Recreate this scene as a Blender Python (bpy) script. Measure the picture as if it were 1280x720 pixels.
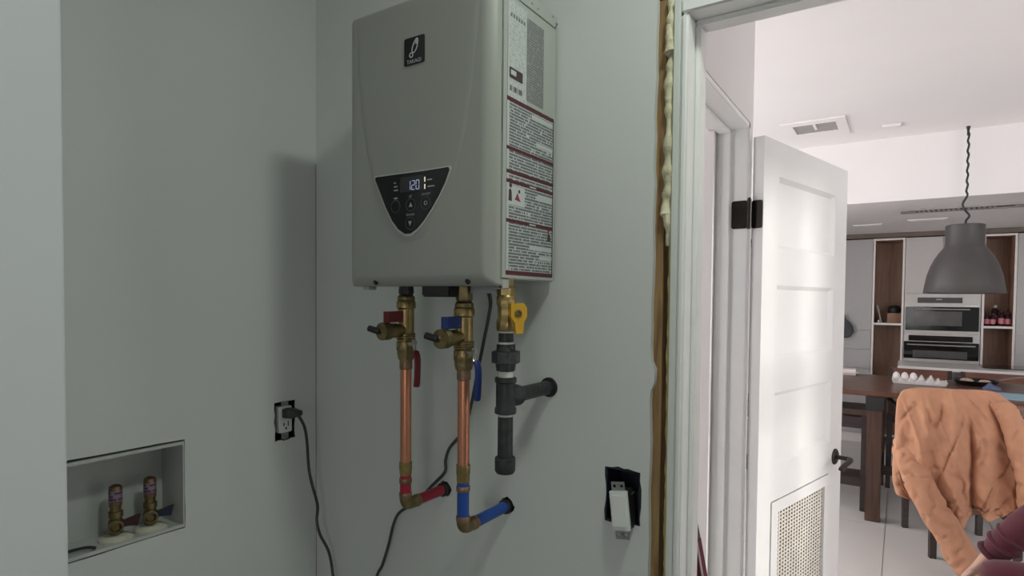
import bpy, bmesh, math, random
from mathutils import Vector, Matrix, noise
from mathutils.geometry import tessellate_polygon
random.seed(7)
for o in list(bpy.data.objects): bpy.data.objects.remove(o)
S = bpy.context.scene
C = S.collection
R = math.radians
# ------------------------------------------------------------------ camera
F, YAW, PITCH, ROLL, PX, PY, H = 743.6, R(33.06), R(-1.72), R(.5), 643.7, 397.1, 1.51
cfw = Vector((-math.sin(YAW)*math.cos(PITCH), math.cos(YAW)*math.cos(PITCH), math.sin(PITCH)))
r0 = Vector((math.cos(YAW), math.sin(YAW), 0)); u0 = r0.cross(cfw)
cr = math.cos(ROLL)*r0+math.sin(ROLL)*u0; cu = -math.sin(ROLL)*r0+math.cos(ROLL)*u0
cam = bpy.data.objects.new('camera', bpy.data.cameras.new('camera')); C.objects.link(cam)
m = Matrix((cr, cu, -cfw)).transposed().to_4x4(); m.translation = (0, 0, H); cam.matrix_world = m
cam.data.sensor_width = 36; cam.data.lens = F*36/1280; cam.data.clip_start = .02
cam.data.shift_x = -(PX-640)/1280; cam.data.shift_y = (PY-360)/1280
S.camera = cam
def ray(x, y): return cr*((x-PX)/F)+cu*((PY-y)/F)+cfw
def at(x, y, ax, val):                      # pixel -> point on a wall / floor plane
    d = ray(x, y); t = (val-(H if ax == 2 else 0))/d[ax]
    return d*t+Vector((0, 0, H))
# ------------------------------------------------------------------ light
S.view_settings.view_transform = 'Standard'; S.view_settings.look = 'None'
S.view_settings.gamma = 1; S.view_settings.use_curve_mapping = False
S.view_settings.exposure = 0.0
wd = bpy.data.worlds.new('sky'); S.world = wd; wd.use_nodes = True
bg = wd.node_tree.nodes['Background']; bg.inputs[0].default_value = (1, .945, .935, 1); bg.inputs[1].default_value = 4.2
sun = bpy.data.objects.new('sun', bpy.data.lights.new('sun', 'SUN')); C.objects.link(sun)
sun.data.energy = 2.6; sun.data.angle = R(2.6); sun.data.color = (1, .95, .88)
sd = Vector((-1, -.14, -.13)).normalized(); sun.rotation_euler = sd.to_track_quat('-Z', 'Y').to_euler()
LAMP = Vector((.08, .555, 2.585))
LAMP_W = 6.9
# ------------------------------------------------------------------ materials
MATS = {}
def mat(name, col, rough=.5, metal=0, var=.06, scale=12, bump=0, bscale=80, stretch=None, spec=.5, coat=0, sheen=0):
    if name in MATS: return MATS[name]
    M = bpy.data.materials.new(name); M.use_nodes = True; nt = M.node_tree; b = nt.nodes['Principled BSDF']
    b.inputs['Roughness'].default_value = rough; b.inputs['Metallic'].default_value = metal
    b.inputs['Specular IOR Level'].default_value = spec; b.inputs['Coat Weight'].default_value = coat
    b.inputs['Sheen Weight'].default_value = sheen
    tc = nt.nodes.new('ShaderNodeTexCoord'); mp = nt.nodes.new('ShaderNodeMapping')
    nt.links.new(tc.outputs['Object'], mp.inputs[0])
    if stretch: mp.inputs['Scale'].default_value = stretch
    n = nt.nodes.new('ShaderNodeTexNoise'); n.inputs['Scale'].default_value = scale; n.inputs['Detail'].default_value = 5
    nt.links.new(mp.outputs[0], n.inputs[0])
    rp = nt.nodes.new('ShaderNodeValToRGB'); rp.color_ramp.elements[0].position = .3; rp.color_ramp.elements[1].position = .7
    for e, k in ((0, 1-var), (1, 1+var)): rp.color_ramp.elements[e].color = tuple(min(1, c*k) for c in col)+(1,)
    nt.links.new(n.outputs[0], rp.inputs[0]); nt.links.new(rp.outputs[0], b.inputs['Base Color'])
    if bump:
        n2 = nt.nodes.new('ShaderNodeTexNoise'); n2.inputs['Scale'].default_value = bscale; n2.inputs['Detail'].default_value = 4
        nt.links.new(mp.outputs[0], n2.inputs[0])
        bp = nt.nodes.new('ShaderNodeBump'); bp.inputs['Strength'].default_value = bump; bp.inputs['Distance'].default_value = .004
        nt.links.new(n2.outputs[0], bp.inputs['Height']); nt.links.new(bp.outputs[0], b.inputs['Normal'])
    MATS[name] = M; return M
def emis(name, col, k):
    M = mat(name, col, .4); b = M.node_tree.nodes['Principled BSDF']
    b.inputs['Emission Color'].default_value = tuple(col)+(1,); b.inputs['Emission Strength'].default_value = k
    return M
def glassmat(name, tint=(.95, .97, .97), gl=.08):
    M = bpy.data.materials.new(name); M.use_nodes = True; nt = M.node_tree
    for n in list(nt.nodes):
        if n.type == 'BSDF_PRINCIPLED': nt.nodes.remove(n)
    t = nt.nodes.new('ShaderNodeBsdfTransparent'); t.inputs[0].default_value = tint+(1,)
    g = nt.nodes.new('ShaderNodeBsdfGlossy'); g.inputs['Roughness'].default_value = .03
    mx = nt.nodes.new('ShaderNodeMixShader'); mx.inputs[0].default_value = gl
    nt.links.new(t.outputs[0], mx.inputs[1]); nt.links.new(g.outputs[0], mx.inputs[2])
    nt.links.new(mx.outputs[0], nt.nodes['Material Output'].inputs[0]); return M
def printmat(name, paper, ink, pitch, freq, thr, ua='Y', rough=.45, gap=.3):
    """rows of tiny print: object-space rows along Z, broken up along axis ua"""
    M = bpy.data.materials.new(name); M.use_nodes = True; nt = M.node_tree; b = nt.nodes['Principled BSDF']
    b.inputs['Roughness'].default_value = rough
    def nd(t, **k):
        n = nt.nodes.new(t)
        for a, v in k.items(): setattr(n, a, v)
        return n
    def ma(op, a, bb=None):
        n = nd('ShaderNodeMath', operation=op)
        for i, v in enumerate((a, bb)):
            if v is None: continue
            if isinstance(v, (int, float)): n.inputs[i].default_value = v
            else: nt.links.new(v, n.inputs[i])
        return n.outputs[0]
    tc = nd('ShaderNodeTexCoord'); sx = nd('ShaderNodeSeparateXYZ'); nt.links.new(tc.outputs['Object'], sx.inputs[0])
    rowf = ma('DIVIDE', sx.outputs['Z'], pitch); row = ma('FLOOR', rowf); fr = ma('SUBTRACT', rowf, row)
    cb = nd('ShaderNodeCombineXYZ'); nt.links.new(ma('MULTIPLY', sx.outputs[ua], freq), cb.inputs[0]); nt.links.new(ma('MULTIPLY', row, 7.31), cb.inputs[1])
    n = nd('ShaderNodeTexNoise'); n.inputs['Scale'].default_value = 1; n.inputs['Detail'].default_value = 2; nt.links.new(cb.outputs[0], n.inputs[0])
    msk = ma('MULTIPLY', ma('GREATER_THAN', n.outputs[0], thr), ma('GREATER_THAN', fr, gap))
    mx = nd('ShaderNodeMix', data_type='RGBA'); mx.inputs[6].default_value = tuple(paper)+(1,); mx.inputs[7].default_value = tuple(ink)+(1,)
    nt.links.new(msk, mx.inputs[0]); nt.links.new(mx.outputs[2], b.inputs['Base Color']); return M
def woodmat(name, a, bcol, rough=.4, axis='X', scale=6):
    M = bpy.data.materials.new(name); M.use_nodes = True; nt = M.node_tree; b = nt.nodes['Principled BSDF']
    b.inputs['Roughness'].default_value = rough
    tc = nt.nodes.new('ShaderNodeTexCoord'); mp = nt.nodes.new('ShaderNodeMapping'); nt.links.new(tc.outputs['Object'], mp.inputs[0])
    mp.inputs['Scale'].default_value = {'X': (1, 14, 14), 'Y': (14, 1, 14), 'Z': (14, 14, 1)}[axis]
    n = nt.nodes.new('ShaderNodeTexNoise'); n.inputs['Scale'].default_value = scale; n.inputs['Detail'].default_value = 6; n.inputs['Distortion'].default_value = .6
    nt.links.new(mp.outputs[0], n.inputs[0])
    rp = nt.nodes.new('ShaderNodeValToRGB'); rp.color_ramp.elements[0].color = a+(1,); rp.color_ramp.elements[1].color = bcol+(1,)
    rp.color_ramp.elements[0].position = .35; rp.color_ramp.elements[1].position = .68
    nt.links.new(n.outputs[0], rp.inputs[0]); nt.links.new(rp.outputs[0], b.inputs['Base Color']); MATS[name] = M; return M
WALL = mat('wall_paint', (.655, .68, .665), .6, var=.02, scale=3, bump=.05, bscale=300)
WALLK = mat('white_wall_paint', (.86, .83, .83), .6, var=.015, scale=3, bump=.04, bscale=300)
CEIL = mat('ceiling_paint', (.86, .83, .83), .8, var=.015, scale=2)
GYP = mat('gypsum', (.55, .54, .5), .9, var=.12, scale=40)
TRIM = mat('trim_paint', (.87, .87, .86), .35, var=.02)
TRIMP = mat('primed_jamb', (.68, .71, .67), .5, var=.06, scale=8)
DOORW = mat('door_paint', (.86, .85, .85), .28, var=.01)
STUD = woodmat('stud_wood', (.20, .11, .045), (.42, .27, .12), .7, 'Z', 5)
FOAM = mat('spray_foam', (.64, .60, .42), .8, var=.28, scale=16, bump=.9, bscale=70)
FOAMY = mat('spray_foam_yellow', (.55, .44, .17), .8, var=.25, scale=25, bump=.6, bscale=60)
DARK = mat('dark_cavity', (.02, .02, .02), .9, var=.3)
BODY = mat('heater_enamel_shaded', (.33, .345, .315), .42, var=.012, scale=5)  # front tone: shade on the heater front darkened into the colour
BODYS = mat('heater_enamel_lit', (.41, .43, .40), .45, var=.012, scale=5)  # same enamel, lighter tone painted in for the lit sides
GLOSSB = mat('black_gloss', (.006, .007, .008), .12, var=.1)
BLK = mat('black_plastic', (.015, .015, .016), .5, var=.2)
SCREW = mat('steel_screw', (.35, .35, .34), .35, 1, var=.1)
BRASS = mat('brass', (.345, .255, .115), .4, 1, var=.22, scale=60, bump=.15)
BRASSD = mat('tarnished_brass', (.235, .185, .095), .5, 1, var=.3, scale=50, bump=.2)
COPPER = mat('copper_pipe', (.66, .29, .18), .32, 1, var=.12, scale=30, stretch=(1, 1, .15))
COPPERD = mat('soldered_copper', (.30, .19, .13), .5, 1, var=.3, scale=60)
IRON = mat('black_iron', (.045, .05, .052), .45, .55, var=.3, scale=60, bump=.3, bscale=120)
TAPE = mat('thread_tape', (.62, .62, .58), .7, var=.1)
REDH = mat('red_vinyl', (.16, .010, .016), .42, var=.15)
BLUEH = mat('blue_vinyl', (.012, .030, .17), .42, var=.15)
PEXR = mat('red_pex', (.36, .012, .035), .36, var=.08)
PEXB = mat('blue_pex', (.010, .065, .33), .36, var=.08)
YEL = mat('yellow_enamel', (.58, .33, .02), .4, var=.1)
STEEL = mat('stainless', (.55, .54, .53), .3, 1, var=.06, scale=20)
CORD = mat('cord_rubber', (.045, .05, .05), .5, var=.15)
WPL = mat('white_plastic', (.72, .74, .72), .35, var=.02)
PUTTY = mat('putty', (.62, .60, .50), .8, var=.12, scale=40, bump=.4)
BLUEBOX = mat('blue_box_plastic', (.011, .014, .03), .5, var=.2)
BRONZE = mat('oil_rubbed_bronze', (.035, .028, .025), .38, .6, var=.2)
# ------------------------------------------------------------------ helpers
def finish(bm, name, m_, parent=None, off=None, smooth=True, ang=38):
    bmesh.ops.recalc_face_normals(bm, faces=bm.faces)
    if off is not None: bmesh.ops.translate(bm, verts=bm.verts, vec=-Vector(off))
    me = bpy.data.meshes.new(name); bm.to_mesh(me); bm.free()
    if smooth and len(me.polygons):
        me.polygons.foreach_set('use_smooth', [True]*len(me.polygons)); me.set_sharp_from_angle(angle=R(ang))
    me.materials.append(m_)
    o = bpy.data.objects.new(name, me); C.objects.link(o)
    if parent is not None: o.parent = parent
    return o
class T:                                     # a thing: Empty at the base, parts given in world coordinates
    def __init__(s, name, label, cat, loc, group=None, kind=None):
        s.o = bpy.data.objects.new(name, None); C.objects.link(s.o); s.o.empty_display_size = .05
        s.loc = Vector(loc); s.o.location = s.loc
        if kind: s.o['kind'] = kind
        else:
            s.o['label'] = label; s.o['category'] = cat
        if group: s.o['group'] = group
    def part(s, name, bm, m_, parent=None, label=None, smooth=True, ang=38):
        o = finish(bm, name, m_, parent if parent is not None else s.o, s.loc, smooth, ang)
        if label: o['label'] = label
        return o
def tag(o, label, cat, group=None):
    o['label'] = label; o['category'] = cat
    if group: o['group'] = group
    return o
def single(name, bm, m_, label, cat, group=None, ang=38):
    xs = [v.co for v in bm.verts]; mn = Vector((sum(v.x for v in xs)/len(xs), sum(v.y for v in xs)/len(xs), min(v.z for v in xs)))
    o = finish(bm, name, m_, None, mn, ang=ang); o.location = mn
    return tag(o, label, cat, group)
def struct(name, bm, m_, parent=None):
    o = finish(bm, name, m_, parent)
    if parent is None: o['kind'] = 'structure'
    return o
def B(): return bmesh.new()
def box(bm, a, b, bev=0):
    a, b = Vector(a), Vector(b); lo = Vector(map(min, a, b)); hi = Vector(map(max, a, b))
    ret = bmesh.ops.create_cube(bm, size=1); vs = ret['verts']
    for v in vs: v.co = Vector(((v.co.x+.5)*(hi.x-lo.x)+lo.x, (v.co.y+.5)*(hi.y-lo.y)+lo.y, (v.co.z+.5)*(hi.z-lo.z)+lo.z))
    if bev: bmesh.ops.bevel(bm, geom=list({e for v in vs for e in v.link_edges}), offset=bev, segments=2, affect='EDGES', clamp_overlap=True)
    return bm
def bx(a, b, bev=0): return box(B(), a, b, bev)
def frame_of(d):
    d = Vector(d).normalized(); a = Vector((0, 0, 1)) if abs(d.z) < .9 else Vector((1, 0, 0))
    x = a.cross(d).normalized(); return x, d.cross(x), d
def lathe(bm, p, d, prof, seg=20, ex=None):
    """prof: (distance along d from p, radius)"""
    x, y, d = frame_of(d); p = Vector(p); rings = []
    for t, r in prof:
        rings.append([bm.verts.new(p+d*t+(x*math.cos(2*math.pi*k/seg)+y*math.sin(2*math.pi*k/seg))*max(r, 1e-5)) for k in range(seg)])
    for a, b in zip(rings, rings[1:]):
        for k in range(seg): bm.faces.new((a[k], a[(k+1) % seg], b[(k+1) % seg], b[k]))
    bm.faces.new(rings[0][::-1]); bm.faces.new(rings[-1]); return bm
def cyl(p, q, r, seg=20, ch=.0008, bm=None):
    p, q = Vector(p), Vector(q); L = (q-p).length; ch = min(ch, r*.4, L*.3)
    return lathe(bm or B(), p, q-p, [(0, r-ch), (ch, r), (L-ch, r), (L, r-ch)], seg)
def smooth_path(pts, n=8):
    P = [Vector(p) for p in pts]; out = []
    for i in range(len(P)-1):
        a, b, c, d = P[max(0, i-1)], P[i], P[i+1], P[min(len(P)-1, i+2)]
        for k in range(n):
            t = k/n; out.append(.5*((2*b)+(c-a)*t+(2*a-5*b+4*c-d)*t*t+(3*b-a-3*c+d)*t**3))
    return out+[P[-1]]
def tube(bm, pts, r, seg=10, sm=0, flat=1.0):
    if sm: pts = smooth_path(pts, sm)
    P = [Vector(p) for p in pts]; n = len(P); rings = []; x = None
    for i, p in enumerate(P):
        d = (P[min(i+1, n-1)]-P[max(i-1, 0)]).normalized()
        if x is None: x, y, _ = frame_of(d)
        x = (x-d*x.dot(d)).normalized(); y = d.cross(x)
        rr = r(i/(n-1)) if callable(r) else r
        rings.append([bm.verts.new(p+(x*math.cos(2*math.pi*k/seg)+y*flat*math.sin(2*math.pi*k/seg))*rr) for k in range(seg)])
    for a, b in zip(rings, rings[1:]):
        for k in range(seg): bm.faces.new((a[k], a[(k+1) % seg], b[(k+1) % seg], b[k]))
    bm.faces.new(rings[0][::-1]); bm.faces.new(rings[-1]); return bm
def plate(bm, outer, holes, fn, t):
    """flat plate with holes: 2-D loops -> fn(u,v,depth)"""
    loops = [outer]+holes; flat = [p for l in loops for p in l]
    tri = tessellate_polygon([[Vector((p[0], p[1], 0)) for p in l] for l in loops])
    f = [bm.verts.new(fn(p[0], p[1], 0)) for p in flat]; k = [bm.verts.new(fn(p[0], p[1], t)) for p in flat]
    for a, b, c in tri:
        for vs in ((f[a], f[b], f[c]), (k[c], k[b], k[a])):
            try: bm.faces.new(vs)
            except ValueError: pass
    i = 0
    for l in loops:
        n = len(l)
        for j in range(n):
            a, b = i+j, i+(j+1) % n; bm.faces.new((f[a], f[b], k[b], k[a]))
        i += n
    return bm
def prism(bm, poly, fn, t): return plate(bm, poly, [], fn, t)
def rect(u0, v0, u1, v1): return [(u0, v0), (u1, v0), (u1, v1), (u0, v1)]
def rag(u0, v0, u1, v1, n=7, a=.002):
    """ragged cut-out"""
    pts = []
    for (p, q) in (((u0, v0), (u1, v0)), ((u1, v0), (u1, v1)), ((u1, v1), (u0, v1)), ((u0, v1), (u0, v0))):
        for k in range(n):
            t = k/n; pts.append((p[0]+(q[0]-p[0])*t+random.uniform(-a, a), p[1]+(q[1]-p[1])*t+random.uniform(-a, a)))
    return pts
def circ(u, v, r, n=18, j=0): return [(u+(r+random.uniform(-j, j))*math.cos(2*math.pi*k/n), v+(r+random.uniform(-j, j))*math.sin(2*math.pi*k/n)) for k in range(n)]
def rrect(u0, v0, u1, v1, r, n=4):
    pts = []
    for cx, cy, a0 in ((u1-r, v1-r, 0), (u0+r, v1-r, 90), (u0+r, v0+r, 180), (u1-r, v0+r, 270)):
        for k in range(n+1): a = R(a0+90*k/n); pts.append((cx+r*math.cos(a), cy+r*math.sin(a)))
    return pts
def loft(bm, rings, cap=True):
    rv = [[bm.verts.new(p) for p in r] for r in rings]; n = len(rv[0])
    for a, b in zip(rv, rv[1:]):
        for k in range(n): bm.faces.new((a[k], a[(k+1) % n], b[(k+1) % n], b[k]))
    if cap: bm.faces.new(rv[0][::-1]); bm.faces.new(rv[-1])
    return bm
XZ = lambda y: (lambda u, v, d: Vector((u, y+d, v)))          # plate facing -Y
YZ = lambda x: (lambda u, v, d: Vector((x-d, u, v)))          # plate facing +X
def text_bm(s, size, fn, ext=.0003, align='CENTER'):
    cu_ = bpy.data.curves.new('t', 'FONT'); cu_.body = s; cu_.size = size; cu_.align_x = align; cu_.align_y = 'CENTER'
    o = bpy.data.objects.new('t', cu_); C.objects.link(o)
    me = bpy.data.meshes.new_from_object(o.evaluated_get(bpy.context.evaluated_depsgraph_get()))
    bpy.data.objects.remove(o); bm = B(); bm.from_mesh(me); bpy.data.meshes.remove(me); bpy.data.curves.remove(cu_)
    for v in bm.verts: v.co = fn(v.co.x, v.co.y)
    return bm
def copytree(o, loc, rz, label, group=None, parent=None):
    c = o.copy(); C.objects.link(c); c.location = loc; c.rotation_euler = (0, 0, rz); c['label'] = label
    if group: c['group'] = group
    for ch in list(o.children):
        k = ch.copy(); C.objects.link(k); k.parent = c
        for g in list(ch.children):
            q = g.copy(); C.objects.link(q); q.parent = k
    return c
# ================================================================== STRUCTURE: laundry room
D, LX, CZ = 1.0, -1.26, 2.60
JOG = .392; JX = -1.085
struct('floor', bx((JX-.4, -1.7, -.05), (1.3, D+.085, 0)), mat('laundry_floor', (.50, .48, .45), .5))
struct('ceiling', bx((JX-.4, -1.7, CZ), (1.4, D+.085, CZ+.05)), CEIL)
# heater wall: drywall with cut-outs and a torn edge beside the door frame
edge = []
z = 0
while z < CZ:
    edge.append((-.366+random.uniform(-.0016, .0016), z)); z += random.uniform(.02, .05)
zc = at(816, 470, 1, D).z
edge = [p for p in edge if abs(p[1]-zc) > .03]+[(-.366, zc-.026), (-.360, zc-.012), (-.3595, zc+.012), (-.366, zc+.026)]
edge = [(-.366, 0)]+sorted(edge, key=lambda p: p[1])[1:]+[(-.366, CZ)]
ph = at(556, 611, 1, D); pc = at(634, 632, 1, D); pg = at(686, 484, 1, D)
s0, s1 = at(757, 582, 1, D), at(800, 662, 1, D)
sw_hole = rag(s0.x, s1.z+.004, s1.x, s0.z, 6, .0025)
struct('wall_back', plate(B(), [(LX-.02, 0)]+edge+[(LX-.02, CZ)], [circ(ph.x, ph.z, .0165, 16, .003), circ(pc.x, pc.z, .0165, 16, .003), circ(pg.x, pg.z, .019, 16, .002), sw_hole], XZ(D), .0127), WALL)
struct('wall_back_shade', bx((LX-.1, D+.07, 0), (-.345, D+.085, CZ)), DARK)  # near-black sheet paints the shade inside the wall cavity
struct('wall_back_right', box(bx((.478, D, 0), (1.4, D+.085, CZ)), (-.3662, D, 2.045), (.478, D+.085, CZ)), WALL)
# alcove left wall
b0, b1 = at(228, 553, 0, LX), at(229, 657, 0, LX)
o0, o1 = at(343, 503, 0, LX), at(369, 547, 0, LX)
BOXY0, BOXY1, BOXZ0, BOXZ1 = .385, b0.y, b1.z, b0.z
struct('wall_left', plate(B(), rect(JOG-.2, 0, D+.02, CZ), [rag(BOXY0-.003, BOXZ0-.0055, BOXY1+.0045, BOXZ1+.0068, 5, .001), rag(o0.y, o1.z, o1.y, o0.z, 6, .0022)], YZ(LX), .0127), WALL)
struct('wall_left_shade', bx((LX-.10, JOG-.3, 0), (LX-.14, D+.1, CZ)), DARK)  # near-black sheet paints the shade behind the alcove cut-outs
struct('wall_left_return', bx((LX-.1, -1.7, 0), (JX, JOG, CZ), .004), mat('primed_white', (.76, .79, .81), .5, var=.015, scale=3))
struct('wall_front', plate(B(), rect(JX-.3, 0, 1.4, CZ), [rect(-.05, .95, .75, 1.85)], lambda u, v, d: Vector((u, -1.7-d, v)), .1), WALL)
struct('wall_right', bx((1.3, -1.8, 0), (1.4, D, CZ)), WALL)
# corner line: slightly open drywall joint
struct('trim_1', bx((LX, D-.0012, 0), (LX+.0016, D+.001, at(395, 205, 1, D).z)), mat('joint_compound', (.36, .30, .27), .9))
# stud + foam + jamb
struct('trim_2', bx((-.3765, D+.0127, 0), (-.3515, D+.07, 2.03)), STUD)
fo = T('spray_foam_bead', 'lumpy cream spray foam filling the gap beside the stud', 'spray foam', (-.340, D+.01, 0))
def foam(z0, z1, x, r, m_, lab):
    bm = B(); n = max(10, int((z1-z0)/.006)); pts = []
    for i in range(n+1):
        z = z0+(z1-z0)*i/n; pts.append((x+.0035*noise.noise((z*17, 3, r*900))*min(1, r*110), D+.008+.004*noise.noise((z*25, 9, 1)), z))
    rr = lambda t: r*(.70+.85*abs(noise.noise((t*(z1-z0)*26, 5.2, z0*7)))+.35*noise.noise((t*(z1-z0)*75, 1.7, z0)))*min(1, .55+6*t*(1-t))
    tube(bm, pts, rr, 10); fo.part('foam_lump', bm, m_, label=lab)
foam(1.605, 2.028, -.3412, .0098, FOAM, None)
foam(1.93, 1.985, -.3420, .0125, FOAM, None)
foam(1.655, 1.70, -.3435, .0115, FOAM, None)
foam(.02, 1.61, -.3375, .0040, FOAMY, 'thin yellowed foam')
random.seed(7)
JI = -.309                                   # inner jamb face
jb = T('door_1', '', '', (JI, D, 0), kind='structure')
def jambs(name, m_, a, b, bev=.0015):
    jb.part(name, bx(a, b, bev), m_)
HZ = 1.992
jambs('jamb', TRIMP, (-.334, D-.004, 0), (-.3225, D+.085, HZ+.026)); jambs('jamb', TRIM, (-.322, D-.004, 0), (JI, D+.085, HZ+.0), .004)
jambs('jamb', TRIM, (JI+.75, D-.004, 0), (JI+.777, D+.085, HZ+.026), .004)
jambs('head', TRIM, (-.322, D-.004, HZ), (JI+.777, D+.085, HZ+.026), .003)
jambs('door_stop', TRIM, (JI, D+.036, 0), (JI+.009, D+.0735, HZ-.009), .002); jambs('door_stop', TRIM, (JI+.741, D+.036, 0), (JI+.75, D+.0735, HZ-.009), .002)
jambs('door_stop', TRIM, (JI, D+.036, HZ-.009), (JI+.75, D+.0735, HZ), .002)
# ================================================================== STRUCTURE: kitchen side
KX0, KX1, KY1, C1, C2, BEAM, CABY = -2.2, 5.0, 8.05, 2.70, 2.245, 5.1, 7.4
WBX, WBT = -.418, .112
fk = struct('floor_kitchen', bx((KX0, D+.085, -.06), (KX1, KY1, -.006)), mat('grout', (.42, .40, .39), .8))
struct('ceiling_kitchen', bx((KX0, D+.085, C1), (KX1, BEAM+.1, C1+.05)), CEIL)
struct('ceiling_dropped', bx((KX0+.001, BEAM, C2), (KX1, KY1, C1)), CEIL)
struct('wall_kitchen_back', bx((KX0, KY1, 0), (KX1, KY1+.1, C1)), WALLK)
struct('wall_kitchen_left', plate(B(), rect(D+.085, 0, KY1, C1), [rect(2.2, .12, 4.9, 2.6)], YZ(KX0), .1), WALLK)
# right wall with a tall glazed door, front wall with an added wide window for daylight
struct('wall_kitchen_right', plate(B(), rect(D, 0, KY1+.1, C1), [rect(2.62, .5, 3.26, 2.6)], lambda u, v, d: Vector((KX1+d, u, v)), .1), WALLK)
struct('wall_kitchen_front', plate(B(), rect(1.3, 0, KX1+.1, C1), [rect(1.62, .1, 4.85, 2.62)], lambda u, v, d: Vector((u, D+.085-d, v)), .1), WALLK)
struct('wall_kitchen_over_laundry', bx((-.6, D+.0, CZ+.05), (1.4, D+.085, C1)), WALLK)
GL = glassmat('window_glass')
def window(name, fn, u0, u1, v0, v1, us, vs, w=.05, t=.07):
    o = T(name, '', '', fn(u0, v0, 0), kind='structure')
    inner = []
    U = [u0]+us+[u1]; V = [v0]+vs+[v1]; hw = w/2
    holes = [rect(a+hw, c+hw, b-hw, d-hw) for a, b in zip(U, U[1:]) for c, d in zip(V, V[1:])]
    o.part('window_frame', plate(B(), rect(u0, v0, u1, v1), holes, fn, t), TRIM)
    for h in holes: o.part('pane', prism(B(), [(h[0][0], h[0][1]), (h[1][0], h[1][1]), (h[2][0], h[2][1]), (h[3][0], h[3][1])], lambda u, v, d: fn(u, v, .03+d), .004), GL)
window('window_1', lambda u, v, d: Vector((KX1+.02+d, u, v)), 2.62, 3.26, .5, 2.6, [2.96], [1.2, 1.9])
window('added_window_2', lambda u, v, d: Vector((u, D+.06-d, v)), 1.62, 4.85, .1, 2.62, [2.7, 3.78], [])  # unseen window added for frontal daylight in the kitchen
window('added_window_4', lambda u, v, d: Vector((u, -1.72-d, v)), -.05, .75, .95, 1.85, [.35], [])  # unseen window added behind the camera to lift the laundry shadows
window('added_window_3', lambda u, v, d: Vector((KX0-.02-d, u, v)), 2.2, 4.9, .12, 2.6, [3.1, 4.0], [])  # unseen window added to brighten the kitchen ceiling and beam
for nm, loc, rot, sx, sy in (('portal_right', (KX1+.13, 2.94, 1.55), (0, R(90), 0), 2.14, .68), ('portal_front', (3.235, D-.06, 1.36), (R(90), 0, 0), 3.25, 2.54), ('portal_laundry', (.35, -1.83, 1.4), (R(90), 0, 0), .92, 1.02), ('portal_left', (KX0-.13, 3.55, 1.36), (0, R(-90), 0), 2.5, 2.72)):
    l = bpy.data.lights.new(nm, 'AREA'); l.shape = 'RECTANGLE'; l.size = sx; l.size_y = sy; l.cycles.is_portal = True
    o = bpy.data.objects.new(nm, l); C.objects.link(o); o.location = loc; o.rotation_euler = rot
# wall with the second door opening (its far jamb carries the open door)
FJ = 1.985
struct('wall_passage', plate(B(), rect(D+.085, 0, 2.045, C1), [rect(1.235, -.001, FJ+.018, 2.078)], YZ(WBX), WBT-.012), WALLK)
struct('wall_closet_back', bx((KX0, 1.955, 0), (WBX-WBT+.012, 2.045, C1)), WALLK)
d2 = T('door_2', '', '', (WBX, FJ, 0), kind='structure')
x0, x1 = -.545, WBX+.0045
d2.part('jamb', bx((x0+.008, FJ, 0), (x1-.004, FJ+.018, 2.076), .002), TRIM)
d2.part('jamb', bx((x0+.008, 1.235, 0), (x1-.004, 1.253, 2.076), .002), TRIM)
d2.part('head', bx((x0+.008, 1.235, 2.058), (x1-.004, FJ+.018, 2.076), .002), TRIM)
d2.part('door_stop', bx((-.508, FJ-.011, 0), (-.472, FJ, 2.058), .002), TRIM)
d2.part('door_stop', bx((-.508, 1.253, 0), (-.472, 1.264, 2.058), .002), TRIM)
d2.part('door_stop', bx((-.508, 1.264, 2.047), (-.472, FJ-.011, 2.058), .002), TRIM)
for xx in (WBX-WBT+.012-.014,):
    d2.part('casing', bx((xx, FJ+.007, 0), (xx+.014, 2.044, 2.14), .003), TRIM)
    d2.part('casing', bx((xx, 1.17, 0), (xx+.014, 1.242, 2.14), .003), TRIM)
    d2.part('casing', bx((xx, 1.242, 2.07), (xx+.014, FJ+.007, 2.14), .003), TRIM)
# floor tiles
TW, TL = .6, 1.2
tm = bpy.data.materials.new('porcelain_tile'); MATS['tile'] = tm
tm = mat('porcelain', (.66, .635, .62), .22, var=.03, scale=2.5)
gx0 = -.061
nx0 = -4; tiles = {}
for i in range(nx0, 9):
    for j in range(0, 7):
        xa, xb = gx0+i*TW, gx0+(i+1)*TW; off = .0; ya, yb = 1.1+j*TL+off, 1.1+(j+1)*TL+off
        xa, xb = max(xa, KX0), min(xb, KX1); yb = min(yb, KY1)
        if xb-xa < .05 or yb-ya < .05: continue
        k = (round(xb-xa, 3), round(yb-ya, 3))
        if k not in tiles:
            o = finish(bx((.0018, .0018, -.006), (k[0]-.0018, k[1]-.0018, 0), .001), 'tile', tm, fk); tiles[k] = o
        else:
            o = tiles[k].copy(); C.objects.link(o)
        o.location = (xa, ya, 0)
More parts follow.
